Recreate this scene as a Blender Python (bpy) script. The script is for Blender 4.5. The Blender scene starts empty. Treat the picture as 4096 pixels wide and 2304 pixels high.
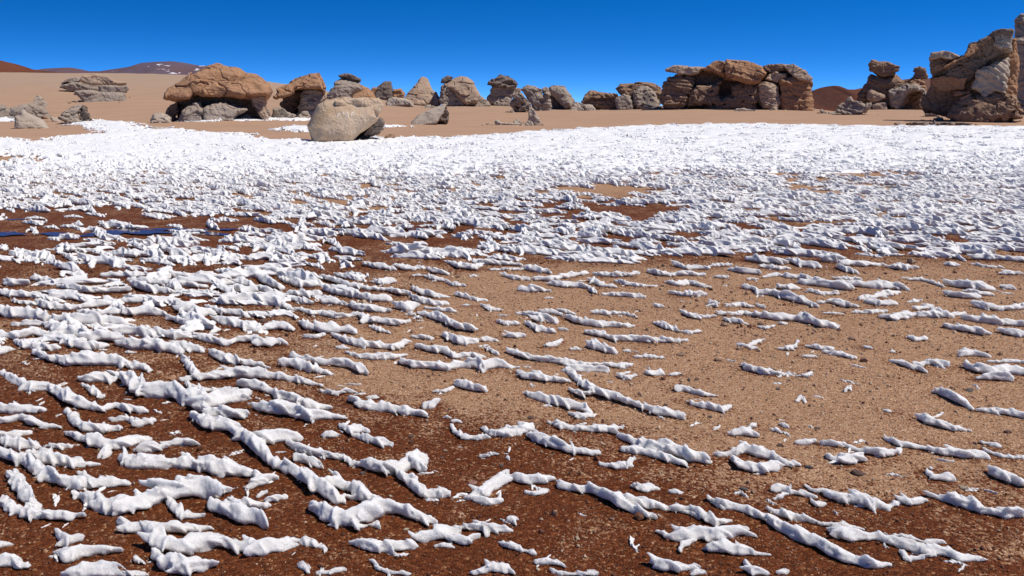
import bpy, math, random, time
import numpy as np
from mathutils import Vector
T0 = time.time()
# ------------------------------------------------------------------ camera, sky, sun, exposure
scene = bpy.context.scene
COL = scene.collection
FPX = 850.0                      # focal length in pixels of the 1024 wide frame
CAMH = 1.6
HORIZON = 95.0                   # pixel row of the horizon
PITCH = math.atan((288.0 - HORIZON) / FPX)
cam_data = bpy.data.cameras.new('camera')
cam_data.sensor_width = 36.0
cam_data.lens = FPX / 1024.0 * 36.0
cam_data.clip_start = 0.05
cam_data.clip_end = 30000.0
cam = bpy.data.objects.new('camera', cam_data)
COL.objects.link(cam)
cam.location = (0, 0, CAMH)
cam.rotation_euler = (math.pi / 2 - PITCH, 0, 0)
scene.camera = cam

SUN_EL = math.radians(59.0)
SUN_AZ = math.radians(104.0)       # clockwise from +Y (the view direction): from the right
sun_dir = Vector((math.sin(SUN_AZ) * math.cos(SUN_EL), math.cos(SUN_AZ) * math.cos(SUN_EL), math.sin(SUN_EL)))

world = bpy.data.worlds.new('World')
scene.world = world
world.use_nodes = True
wn = world.node_tree.nodes
wl = world.node_tree.links
for n in list(wn):
    wn.remove(n)
w_out = wn.new('ShaderNodeOutputWorld')
w_bg = wn.new('ShaderNodeBackground')
w_sky = wn.new('ShaderNodeTexSky')
w_sky.sky_type = 'NISHITA'
w_sky.sun_disc = False
w_sky.sun_elevation = SUN_EL
w_sky.sun_rotation = SUN_AZ
w_sky.altitude = 4500.0
w_sky.air_density = 1.0
w_sky.dust_density = 0.0
w_sky.ozone_density = 4.0
w_tc = wn.new('ShaderNodeTexCoord')
w_map = wn.new('ShaderNodeMapping')         # the thin dry air of the plateau: the pale rim of the sky is very low
w_map.inputs['Location'].default_value = (0, 0, 0.12)
w_map.inputs['Scale'].default_value = (1, 1, 3.6)
w_hsv = wn.new('ShaderNodeHueSaturation')
w_hsv.inputs['Saturation'].default_value = 1.33
w_hsv.inputs['Hue'].default_value = 0.505
wl.new(w_tc.outputs['Generated'], w_map.inputs['Vector'])
wl.new(w_map.outputs['Vector'], w_sky.inputs['Vector'])
wl.new(w_sky.outputs['Color'], w_hsv.inputs['Color'])
w_sep = wn.new('ShaderNodeSeparateXYZ')                # the sky keeps darkening towards the zenith, as it does above the rocks
w_rng = wn.new('ShaderNodeMapRange')
w_rng.interpolation_type = 'SMOOTHSTEP'
w_rng.inputs['From Min'].default_value = 0.10
w_rng.inputs['From Max'].default_value = 0.55
w_rng.inputs['To Min'].default_value = 1.0
w_rng.inputs['To Max'].default_value = 0.48
w_mul = wn.new('ShaderNodeVectorMath')
w_mul.operation = 'SCALE'
wl.new(w_tc.outputs['Generated'], w_sep.inputs[0])
wl.new(w_sep.outputs['Z'], w_rng.inputs['Value'])
wl.new(w_hsv.outputs['Color'], w_mul.inputs[0])
wl.new(w_rng.outputs[0], w_mul.inputs['Scale'])
wl.new(w_mul.outputs[0], w_bg.inputs['Color'])
wl.new(w_bg.outputs['Background'], w_out.inputs['Surface'])
w_bg.inputs['Strength'].default_value = 0.15

sun_data = bpy.data.lights.new('sun', 'SUN')
sun_data.energy = 3.3
sun_data.angle = math.radians(0.53)
sun_data.color = (1.0, 0.955, 0.90)
sun = bpy.data.objects.new('sun', sun_data)
COL.objects.link(sun)
sun.rotation_euler = sun_dir.to_track_quat('Z', 'Y').to_euler()
sun.location = (30, -10, 60)

scene.view_settings.view_transform = 'Standard'
scene.view_settings.look = 'None'
scene.view_settings.exposure = 0.55
scene.view_settings.gamma = 1.0
scene.view_settings.use_curve_mapping = False
scene.cycles.max_bounces = 6
scene.cycles.diffuse_bounces = 3

# ------------------------------------------------------------------ helpers
SP, CP = math.sin(PITCH), math.cos(PITCH)

def ray(u, v):
    """full-resolution photo pixel -> world direction (not normalised, forward part about 1)"""
    x = (u / 4.0 - 512.0) / FPX
    y = (288.0 - v / 4.0) / FPX
    return np.array([x, y * SP + CP, y * CP - SP])

def project(X, Y, Z):
    """world -> full-resolution photo pixel (arrays)"""
    dz = Z - CAMH
    f = np.maximum(Y * CP - dz * SP, 0.05)
    up = Y * SP + dz * CP
    return 4.0 * (512.0 + FPX * X / f), 4.0 * (288.0 - FPX * up / f)

# tileable noise volumes, looked up by linear interpolation
def noise_volume(n, seed, feature):
    rng = np.random.RandomState(seed)
    w = rng.standard_normal((n, n, n))
    k = np.fft.fftfreq(n) * n
    k2 = k[:, None, None] ** 2 + k[None, :, None] ** 2 + k[None, None, :] ** 2
    k0 = n / feature
    F = np.fft.fftn(w) * np.exp(-((np.sqrt(k2) - k0) / (0.55 * k0)) ** 2)
    v = np.real(np.fft.ifftn(F))
    return (v / v.std()).astype(np.float32)

NV = noise_volume(64, 11, 8.0)      # one feature every 8 cells; coordinates in features
NN = 64
NV2 = NV.reshape(-1)

def noise3(x, y, z):
    x = np.asarray(x, np.float32) * 8.0; y = np.asarray(y, np.float32) * 8.0; z = np.asarray(z, np.float32) * 8.0
    xi = np.floor(x); yi = np.floor(y); zi = np.floor(z)
    fx = x - xi; fy = y - yi; fz = z - zi
    xi = xi.astype(np.int64) % NN; yi = yi.astype(np.int64) % NN; zi = zi.astype(np.int64) % NN
    x1 = (xi + 1) % NN; y1 = (yi + 1) % NN; z1 = (zi + 1) % NN
    def g(a, b, c):
        return NV2[(a * NN + b) * NN + c]
    c0 = (g(xi, yi, zi) * (1 - fz) + g(xi, yi, z1) * fz) * (1 - fy) + (g(xi, y1, zi) * (1 - fz) + g(xi, y1, z1) * fz) * fy
    c1 = (g(x1, yi, zi) * (1 - fz) + g(x1, yi, z1) * fz) * (1 - fy) + (g(x1, y1, zi) * (1 - fz) + g(x1, y1, z1) * fz) * fy
    return c0 * (1 - fx) + c1 * fx

def noise_sep(xs, ys, zs):
    """noise on an axis-aligned grid: interpolates one axis at a time"""
    def ax(a):
        a = np.asarray(a) * 8.0
        i = np.floor(a); f = (a - i).astype(np.float32)
        i = i.astype(np.int64) % NN
        return i, (i + 1) % NN, f
    i, j, f = ax(xs); A = NV[i] * (1 - f)[:, None, None] + NV[j] * f[:, None, None]
    i, j, f = ax(ys); A = A[:, i] * (1 - f)[None, :, None] + A[:, j] * f[None, :, None]
    i, j, f = ax(zs); A = A[:, :, i] * (1 - f)[None, None, :] + A[:, :, j] * f[None, None, :]
    return A

def surface_nets(D, org, vox):
    """isosurface D=0 -> (verts, quads)"""
    S = D < 0
    nx, ny, nz = D.shape
    c = np.zeros((nx - 1, ny - 1, nz - 1), np.int8)
    for a in (0, 1):
        for b in (0, 1):
            for d in (0, 1):
                c += S[a:nx - 1 + a, b:ny - 1 + b, d:nz - 1 + d]
    cells = np.argwhere((c > 0) & (c < 8))
    if len(cells) == 0:
        return np.zeros((0, 3)), np.zeros((0, 4), np.int64)
    idx = -np.ones(c.shape, np.int64)
    idx[cells[:, 0], cells[:, 1], cells[:, 2]] = np.arange(len(cells))
    corners = [(a, b, d) for a in (0, 1) for b in (0, 1) for d in (0, 1)]
    val = {k: D[cells[:, 0] + k[0], cells[:, 1] + k[1], cells[:, 2] + k[2]].astype(np.float64) for k in corners}
    acc = np.zeros((len(cells), 3)); cnt = np.zeros(len(cells))
    for k in corners:
        for axis in range(3):
            if k[axis] == 0:
                k2 = list(k); k2[axis] = 1; k2 = tuple(k2)
                a, b = val[k], val[k2]
                m = (a < 0) != (b < 0)
                t = np.where(m, a / np.where(a == b, 1, a - b), 0)
                p = np.zeros((len(cells), 3)); p[:] = k; p[:, axis] = t
                acc[m] += p[m]; cnt[m] += 1
    V = (cells + acc / np.maximum(cnt, 1)[:, None]) * vox + np.asarray(org)
    quads = []
    for axis in range(3):
        sl0 = [slice(1, n - 1) for n in D.shape]; sl1 = list(sl0)
        sl0[axis] = slice(0, D.shape[axis] - 1); sl1[axis] = slice(1, D.shape[axis])
        A = S[tuple(sl0)]; B = S[tuple(sl1)]
        for flip in (False, True):
            m = (A & ~B) if not flip else (~A & B)
            e = np.argwhere(m)
            if len(e) == 0:
                continue
            for q in range(3):
                if q != axis:
                    e[:, q] += 1
            b, d = [(1, 2), (2, 0), (0, 1)][axis]
            def cell(ob, od):
                g = e.copy(); g[:, b] -= ob; g[:, d] -= od
                return idx[g[:, 0], g[:, 1], g[:, 2]]
            Q = np.stack([cell(1, 1), cell(0, 1), cell(0, 0), cell(1, 0)], 1)
            if flip:
                Q = Q[:, ::-1]
            quads.append(Q)
    Q = np.concatenate(quads)
    Q = Q[(Q >= 0).all(1)]
    return V, Q

def make_mesh(name, V, Q, smooth=True):
    V = np.asarray(V, np.float32); Q = np.asarray(Q, np.int32)
    me = bpy.data.meshes.new(name)
    k = Q.shape[1]
    me.vertices.add(len(V)); me.vertices.foreach_set('co', V.ravel())
    me.loops.add(Q.size); me.loops.foreach_set('vertex_index', Q.ravel())
    me.polygons.add(len(Q)); me.polygons.foreach_set('loop_start', np.arange(0, Q.size, k, dtype=np.int32))
    me.update(calc_edges=True)
    me.polygons.foreach_set('use_smooth', np.full(len(Q), smooth))
    me.validate()
    return me

def add_attr(me, name, vals):
    a = me.attributes.new(name, 'FLOAT', 'POINT')
    a.data.foreach_set('value', np.asarray(vals, np.float32))

def new_obj(name, me, mat=None, parent=None, loc=(0, 0, 0)):
    o = bpy.data.objects.new(name, me)
    COL.objects.link(o)
    o.location = loc
    if mat is not None:
        me.materials.append(mat)
    if parent is not None:
        o.parent = parent
    return o

def tag(o, label, cat, group=None):
    o['label'] = label; o['category'] = cat
    if group:
        o['group'] = group
    return o

def in_poly(px, py, poly):
    inside = np.zeros(px.shape, bool)
    n = len(poly)
    for i in range(n):
        x0, y0 = poly[i]; x1, y1 = poly[(i + 1) % n]
        if y0 == y1:
            continue
        m = ((y0 > py) != (y1 > py)) & (px < (x1 - x0) * (py - y0) / (y1 - y0) + x0)
        inside ^= m
    return inside

def poly_sdf(px, pz, poly):
    d = np.full(px.shape, 1e9)
    n = len(poly)
    for i in range(n):
        ax, az = poly[i]; bx, bz = poly[(i + 1) % n]
        ex, ez = bx - ax, bz - az
        L = ex * ex + ez * ez + 1e-12
        t = np.clip(((px - ax) * ex + (pz - az) * ez) / L, 0, 1)
        d = np.minimum(d, (px - ax - t * ex) ** 2 + (pz - az - t * ez) ** 2)
    d = np.sqrt(d)
    return np.where(in_poly(px, pz, poly), -d, d)

def sstep(x, a, b):
    t = np.clip((x - a) / (b - a), 0, 1)
    return t * t * (3 - 2 * t)

# ------------------------------------------------------------------ terrain height
_u = [-2.0, -0.62, -0.461, -0.3435, -0.279, -0.22, -0.1435, -0.096, 0.1, 0.16, 0.30, 0.345, 0.374, 0.41, 0.50, 0.62, 2.0]
_d = [190., 190., 190., 185., 175., 160., 140., 130., 130., 112., 112., 100., 78., 98., 105., 110., 110.]
_z = [6.4, 6.4, 6.2, 5.8, 4.3, 2.6, 0.75, 0.05, 0., 0., 0., 0., 0., 0., 0., 0., 0.]

def terrain(X, Y):
    X = np.asarray(X, float); Y = np.asarray(Y, float)
    u = X / np.maximum(Y, 8.0)
    Dc = np.interp(u, _u, _d); Zc = np.interp(u, _u, _z)
    s = np.clip((Y - 58.0) / (Dc - 58.0), 0, 1)
    z = Zc * s ** 1.3
    e = np.maximum(Y - Dc, 0)
    z = z - np.where(e < 40, 0.05 * e * e / 80.0, 0.05 * (e - 20.0))
    far = sstep(Y, 26, 60) * (1 - sstep(Y, 300, 500))
    z = z + far * (0.10 * noise3(X / 26.0, Y / 26.0, np.zeros_like(X) + 0.3) + 0.03 * noise3(X / 7.0, Y / 9.0, np.zeros_like(X) + 1.7))
    near = 1 - sstep(Y, 26, 60)
    z = z + near * 0.006 * noise3(X / 1.1, Y / 1.1, np.zeros_like(X) + 2.2)
    return z

def tz(x, y):
    return float(terrain(np.array([x]), np.array([y]))[0])

def hit(u, v):
    """photo pixel -> ground point"""
    d = ray(u, v)
    ys = np.concatenate([np.arange(1.5, 40, 0.05), np.arange(40, 400, 0.25)])
    X = d[0] / d[1] * ys; Z = CAMH + d[2] / d[1] * ys
    g = terrain(X, ys) - Z
    k = int(np.argmax(g > 0)) if (g > 0).any() else len(ys) - 1
    if k > 0 and g[k] > 0:
        t = g[k - 1] / (g[k - 1] - g[k]); y = ys[k - 1] + t * (ys[k] - ys[k - 1])
    else:
        y = ys[k]
    x = d[0] / d[1] * y
    return np.array([x, y, tz(x, y)])

# ------------------------------------------------------------------ materials
class NT:
    def __init__(self, name):
        self.mat = bpy.data.materials.new(name)
        self.mat.use_nodes = True
        self.t = self.mat.node_tree
        for n in list(self.t.nodes):
            self.t.nodes.remove(n)
        self.out = self.n('ShaderNodeOutputMaterial')
        self.b = self.n('ShaderNodeBsdfPrincipled')
        self.l(self.b.outputs[0], self.out.inputs['Surface'])
    def n(self, t, **kw):
        x = self.t.nodes.new(t)
        for k, v in kw.items():
            setattr(x, k, v)
        return x
    def l(self, a, b):
        self.t.links.new(a, b)
    def coord(self, kind='Object', scale=(1, 1, 1)):
        if kind == 'Position':
            o = self.n('ShaderNodeNewGeometry').outputs['Position']
        else:
            o = self.n('ShaderNodeTexCoord').outputs[kind]
        m = self.n('ShaderNodeMapping'); m.inputs['Scale'].default_value = scale
        self.l(o, m.inputs['Vector'])
        return m.outputs['Vector']
    def noise(self, vec, scale, detail=4, rough=0.55, dist=0.0):
        x = self.n('ShaderNodeTexNoise')
        x.inputs['Scale'].default_value = scale; x.inputs['Detail'].default_value = detail
        x.inputs['Roughness'].default_value = rough; x.inputs['Distortion'].default_value = dist
        self.l(vec, x.inputs['Vector'])
        return x.outputs['Fac']
    def voronoi(self, vec, scale, feature='F1'):
        x = self.n('ShaderNodeTexVoronoi'); x.feature = feature
        x.inputs['Scale'].default_value = scale
        self.l(vec, x.inputs['Vector'])
        return x
    def ramp(self, fac, stops):
        r = self.n('ShaderNodeValToRGB')
        while len(r.color_ramp.elements) < len(stops):
            r.color_ramp.elements.new(0.5)
        for e, (p, c) in zip(r.color_ramp.elements, stops):
            e.position = p; e.color = (*c, 1) if len(c) == 3 else c
        self.l(fac, r.inputs['Fac'])
        return r.outputs['Color']
    def mix(self, fac, a, b, blend='MIX'):
        m = self.n('ShaderNodeMix', data_type='RGBA', blend_type=blend)
        self.put(fac, m.inputs[0]); self.put(a, m.inputs[6]); self.put(b, m.inputs[7])
        return m.outputs[2]
    def put(self, v, sock):
        if hasattr(v, 'is_linked') or hasattr(v, 'links'):
            self.l(v, sock)
        elif isinstance(v, tuple) and len(v) == 3:
            sock.default_value = (*v, 1)
        else:
            sock.default_value = v
    def math(self, op, a, b=0.0, c=None, clamp=False):
        m = self.n('ShaderNodeMath', operation=op, use_clamp=clamp)
        self.put(a, m.inputs[0]); self.put(b, m.inputs[1])
        if c is not None:
            self.put(c, m.inputs[2])
        return m.outputs[0]
    def attr(self, name):
        return self.n('ShaderNodeAttribute', attribute_name=name).outputs['Fac']
    def bump(self, height, strength, dist, prev=None):
        b = self.n('ShaderNodeBump')
        b.inputs['Strength'].default_value = strength; b.inputs['Distance'].default_value = dist
        self.l(height, b.inputs['Height'])
        if prev is not None:
            self.l(prev, b.inputs['Normal'])
        return b.outputs['Normal']

def mat_snow(name, sss=True, grain=220.0, col0=(0.70, 0.68, 0.655)):
    m = NT(name)
    p = m.coord('Position')
    b = m.b.inputs
    dirt = m.noise(p, 95.0, 3, 0.6)
    patch = m.noise(p, 7.0, 3, 0.6)
    f = m.math('MULTIPLY', m.ramp(dirt, [(0.66, (0, 0, 0)), (0.74, (1, 1, 1))]), m.ramp(patch, [(0.5, (0, 0, 0)), (0.68, (1, 1, 1))]))
    f = m.math('MULTIPLY', f, 0.55)
    if sss:                                # grit clings to the foot of the ridges, where they melt on the gravel
        sz = m.n('ShaderNodeSeparateXYZ'); m.l(m.coord('Object'), sz.inputs[0])
        low = m.math('SUBTRACT', 1.0, m.math('MULTIPLY', sz.outputs['Z'], 20.0), clamp=True)
        spk = m.ramp(m.noise(p, 150.0, 2, 0.6), [(0.56, (0, 0, 0)), (0.66, (1, 1, 1))])
        f = m.math('MAXIMUM', f, m.math('MULTIPLY', m.math('MULTIPLY', low, spk), 0.8))
        dust = m.math('MULTIPLY', m.ramp(m.noise(p, 13.0, 4, 0.65), [(0.45, (0, 0, 0)), (0.75, (1, 1, 1))]), 0.28)
        f = m.math('MAXIMUM', f, dust)
    col = m.mix(f, col0, (0.30, 0.245, 0.20))
    m.l(col, b['Base Color'])
    b['Roughness'].default_value = 0.55
    b['Specular IOR Level'].default_value = 0.25
    if sss:
        b['Subsurface Weight'].default_value = 0.85
        b['Subsurface Radius'].default_value = (0.9, 0.95, 1.0)
        b['Subsurface Scale'].default_value = 0.04
    g = m.noise(p, grain, 3, 0.65)
    n1 = m.bump(g, 0.5, 0.006)
    if sss:
        n1 = m.bump(m.noise(p, 45.0, 3, 0.6), 0.45, 0.016, n1)
    m.l(n1, b['Normal'])
    return m.mat

def mat_rock(name, base, alt, dark, top=None, top_amt=0.0, strata=1.0, pits=0.0, scale=1.0):
    m = NT(name)
    p = m.coord('Position')
    ps = m.coord('Position', (0.35, 0.35, 2.6))
    b = m.b.inputs
    n1 = m.noise(p, 0.8 * scale, 5, 0.6, 0.4)
    n2 = m.noise(ps, 1.1 * scale, 5, 0.65, 0.8)
    n3 = m.noise(p, 9.0 * scale, 4, 0.7)
    col = m.mix(m.ramp(n1, [(0.38, (0, 0, 0)), (0.64, (1, 1, 1))]), base, alt)
    col = m.mix(m.math('MULTIPLY', m.ramp(n2, [(0.50, (0, 0, 0)), (0.72, (1, 1, 1))]), 0.55 * strata), col, dark)
    col = m.mix(m.ramp(n3, [(0.30, (1, 1, 1)), (0.5, (0, 0, 0))]), col, m.mix(0.45, col, dark))
    if top is not None:
        g = m.n('ShaderNodeNewGeometry')
        s = m.n('ShaderNodeSeparateXYZ'); m.l(g.outputs['Normal'], s.inputs[0])
        k = m.math('ADD', s.outputs['Z'], m.math('MULTIPLY', m.math('SUBTRACT', n1, 0.5), 1.4))
        col = m.mix(m.math('MULTIPLY', m.ramp(k, [(0.25, (0, 0, 0)), (0.65, (1, 1, 1))]), top_amt), col, top)
    m.l(col, b['Base Color'])
    b['Roughness'].default_value = 0.9
    b['Specular IOR Level'].default_value = 0.15
    h1 = m.noise(ps, 3.2 * scale, 6, 0.7, 0.5)
    nn = m.bump(h1, 0.5 * strata, 0.12 / scale)
    h2 = m.noise(p, 6.0 * scale, 5, 0.7)
    nn = m.bump(h2, 0.28, 0.05 / scale, nn)
    wv = m.n('ShaderNodeVectorMath', operation='ADD'); m.l(p, wv.inputs[0])
    wn3 = m.n('ShaderNodeTexNoise'); wn3.inputs['Scale'].default_value = 1.3; m.l(p, wn3.inputs['Vector']); m.l(wn3.outputs['Color'], wv.inputs[1])
    mp = m.n('ShaderNodeMapping'); mp.inputs['Scale'].default_value = (1, 1, 1.5); m.l(wv.outputs[0], mp.inputs['Vector'])
    vc = m.voronoi(mp.outputs['Vector'], 1.15 * scale, 'DISTANCE_TO_EDGE')      # fine joints
    nn = m.bump(m.ramp(vc.outputs['Distance'], [(0.0, (0, 0, 0)), (0.05, (1, 1, 1))]), 0.55 * min(1.0, strata + 0.2), 0.06, nn)
    if pits:
        v = m.voronoi(p, 4.0 * scale)
        hp = m.ramp(v.outputs['Distance'], [(0.12, (0, 0, 0)), (0.42, (1, 1, 1))])
        nn = m.bump(hp, pits, 0.12 / scale, nn)
    m.l(nn, b['Normal'])
    return m.mat

ROCK = {
    'orange': mat_rock('rock_orange', (0.375, 0.20, 0.105), (0.325, 0.18, 0.105), (0.15, 0.085, 0.055), (0.36, 0.205, 0.118), 0.6),
    'grey': mat_rock('rock_grey', (0.345, 0.285, 0.235), (0.285, 0.235, 0.195), (0.15, 0.118, 0.098), (0.33, 0.24, 0.17), 0.35, 0.8),
    'pale': mat_rock('rock_pale', (0.43, 0.355, 0.28), (0.37, 0.30, 0.235), (0.23, 0.18, 0.14), None, 0, 0.55),
    'tan': mat_rock('rock_tan', (0.44, 0.335, 0.25), (0.375, 0.275, 0.20), (0.20, 0.145, 0.105), (0.37, 0.235, 0.15), 0.5, 0.9),
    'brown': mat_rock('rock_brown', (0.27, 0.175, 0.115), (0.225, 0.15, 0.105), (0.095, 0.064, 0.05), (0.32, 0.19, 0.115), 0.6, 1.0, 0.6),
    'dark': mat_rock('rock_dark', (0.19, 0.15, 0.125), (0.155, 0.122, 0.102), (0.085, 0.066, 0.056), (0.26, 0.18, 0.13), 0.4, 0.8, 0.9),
    'pitted': mat_rock('rock_pitted', (0.29, 0.235, 0.19), (0.23, 0.185, 0.15), (0.11, 0.085, 0.07), None, 0, 0.5, 1.0),
}
ROCK['sandstone'] = mat_rock('rock_sandstone', (0.49, 0.37, 0.265), (0.40, 0.26, 0.15), (0.24, 0.135, 0.07), None, 0, 0.25)
SNOW = mat_snow('snow')
SNOW_MID = mat_snow('snow_mid', sss=False, grain=110.0, col0=(0.73, 0.71, 0.685))
SNOW_FAR = mat_snow('snow_far', sss=False, grain=60.0, col0=(0.79, 0.775, 0.755))
# ------------------------------------------------------------------ snow and wetness layout (polygons in photo display units, 2576 wide)
K = 4096.0 / 2576.0
SNOW_MAIN = [(-1700, 350), (0, 350), (100, 359), (180, 343), (292, 336), (230, 322), (185, 309), (231, 302), (304, 308), (380, 326), (452, 327),
             (533, 338), (596, 335), (635, 348), (690, 353), (775, 357), (873, 361), (884, 350), (953, 347), (1050, 350), (1255, 341),
             (1320, 334), (1407, 329), (1556, 321), (1685, 316), (1777, 313), (1907, 313), (2088, 317), (2576, 320), (3000, 322), (4300, 324),
             (4300, 632), (2576, 640), (1600, 652), (1000, 650), (800, 668), (0, 682), (-1700, 695)]
SNOW_PATCH = [
    [(693, 325), (720, 319.5), (800, 319), (800, 332), (740, 332)],
    [(930, 318), (1005, 315), (1010, 319), (930, 324)],
    [(450, 304), (560, 300), (700, 297), (800, 300.5), (800, 304.5), (650, 303), (455, 307)],
    [(-60, 290), (35, 296), (38, 307), (-60, 303)],
    [(1705, 271), (1760, 270), (1900, 273.5), (1900, 276.5), (1720, 275)],
]
BARE = [
    [(-300, 523), (130, 527), (300, 520), (380, 545), (470, 540), (640, 560), (800, 572), (700, 592), (560, 599), (420, 607), (250, 612), (90, 640), (-300, 640)],
    [(840, 600), (930, 588), (1000, 600), (1010, 620), (930, 640), (850, 632)],
    [(1200, 528), (1300, 512), (1480, 508), (1740, 520), (1720, 545), (1500, 550), (1240, 556)],
    [(960, 572), (1130, 570), (1240, 560), (1240, 580), (1100, 598), (980, 590)],
    [(1340, 490), (1420, 470), (1520, 465), (1660, 470), (1640, 490), (1520, 508), (1400, 510)],
    [(1930, 455), (2050, 440), (2330, 430), (2330, 448), (2180, 460), (2080, 478), (1960, 485)],
    [(1700, 430), (1850, 430), (2000, 438), (1850, 450), (1700, 447)],
    [(-300, 390), (105, 392), (120, 410), (-300, 415)],
    [(2000, 572), (2200, 575), (2250, 588), (2000, 588)],
    [(150, 488), (280, 482), (270, 500), (160, 505)],
]
WET = [
    [(-900, 480), (300, 480), (900, 540), (1250, 490), (1800, 500), (2000, 560), (2700, 560), (2700, 652), (1600, 668), (1150, 660), (900, 700), (420, 700), (-900, 760)],
    [(-900, 1010), (120, 960), (500, 985), (640, 1040), (930, 1075), (1180, 1110), (1500, 1190), (1620, 1210), (1800, 1290), (2100, 1340), (2700, 1390), (3000, 2400), (-900, 2400)],
    [(300, 690), (620, 700), (640, 780), (480, 850), (420, 800)],
]
SEMI = [
    [(560, 930), (1060, 1020), (1500, 1120), (2000, 1170), (2700, 1130), (3000, 1700), (-600, 1500), (-600, 860)],
    [(-900, 680), (1100, 650), (980, 780), (700, 900), (-900, 960)],
]

FILL = [(-260, 650), (420, 625), (620, 600), (900, 640), (1000, 668), (840, 760), (700, 810), (520, 860), (300, 880), (-260, 905)]

def cover(X, Y, Z, jit=1.0):
    """how much of the ground the small snow blades hide, 0..1, and the photo row"""
    o = np.zeros_like(X)
    amp = 0.16 * jit * np.clip(Y / 10.0, 0.6, 2.2)
    jx = X + amp * noise3(X / 1.3, Y / 1.3, o + 4.1) + 0.5 * amp * noise3(X / 0.4, Y / 0.4, o + 5.1)
    jy = Y + amp * noise3(X / 1.3, Y / 1.3, o + 9.4) + 0.5 * amp * noise3(X / 0.4, Y / 0.4, o + 7.7)
    u, v = project(jx, jy, Z)
    u = u / K; v = v / K
    c = in_poly(u, v, SNOW_MAIN).astype(float)
    for p in SNOW_PATCH:
        c = np.maximum(c, in_poly(u, v, p))
    for p in BARE:
        c = np.where(in_poly(u, v, p), c * 0.24, c)
    return c, u, v

# ------------------------------------------------------------------ ground sheet
ys = np.concatenate([np.arange(-6, 1.8, 0.6), np.geomspace(1.8, 60, 330), np.geomspace(61, 420, 170), np.geomspace(440, 3200, 26)])
us = np.concatenate([-np.geomspace(0.62, 2.2, 24)[::-1], np.linspace(-0.615, 0.615, 300), np.geomspace(0.62, 2.2, 24)])
GX = us[None, :] * (ys[:, None] + 7.5)
GY = np.repeat(ys[:, None], len(us), 1)
GZ = terrain(GX, GY)
nr, nc = GX.shape
V = np.stack([GX, GY, GZ], -1).reshape(-1, 3)
r, c = np.meshgrid(np.arange(nr - 1), np.arange(nc - 1), indexing='ij')
i0 = (r * nc + c).ravel()
Q = np.stack([i0, i0 + 1, i0 + nc + 1, i0 + nc], 1)
me = make_mesh('ground', V, Q)
pu, pv = project(V[:, 0], V[:, 1], V[:, 2])
pu /= K; pv /= K
wet = np.zeros(len(V))
o = np.zeros(len(V))
for s in range(10):                       # soft, ragged edges: average of displaced lookups
    a = 0.25 + 0.03 * V[:, 1]
    jx = V[:, 0] + a * noise3(V[:, 0] / 1.7, V[:, 1] / 1.7, o + 3.3 * s + 0.2)
    jy = V[:, 1] + a * noise3(V[:, 0] / 1.7, V[:, 1] / 1.7, o + 3.3 * s + 1.9)
    u_, v_ = project(jx, jy, V[:, 2])
    u_ /= K; v_ /= K
    w = np.zeros(len(V))
    for p in SEMI:
        w = np.where(in_poly(u_, v_, p), 0.5, w)
    for ip, p in enumerate(WET):
        w = np.where(in_poly(u_, v_, p), 0.86 if ip == 0 else 1.0, w)
    wet += w / 10
wet = np.where(V[:, 1] < 2.7, 1.0, wet)
add_attr(me, 'wet', wet)
# the wind-sorted pale sand lies beyond the gravel of the melt flat
gravel = 1 - sstep(V[:, 1], 15.0, 30.0)
add_attr(me, 'gravel', gravel)

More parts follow.
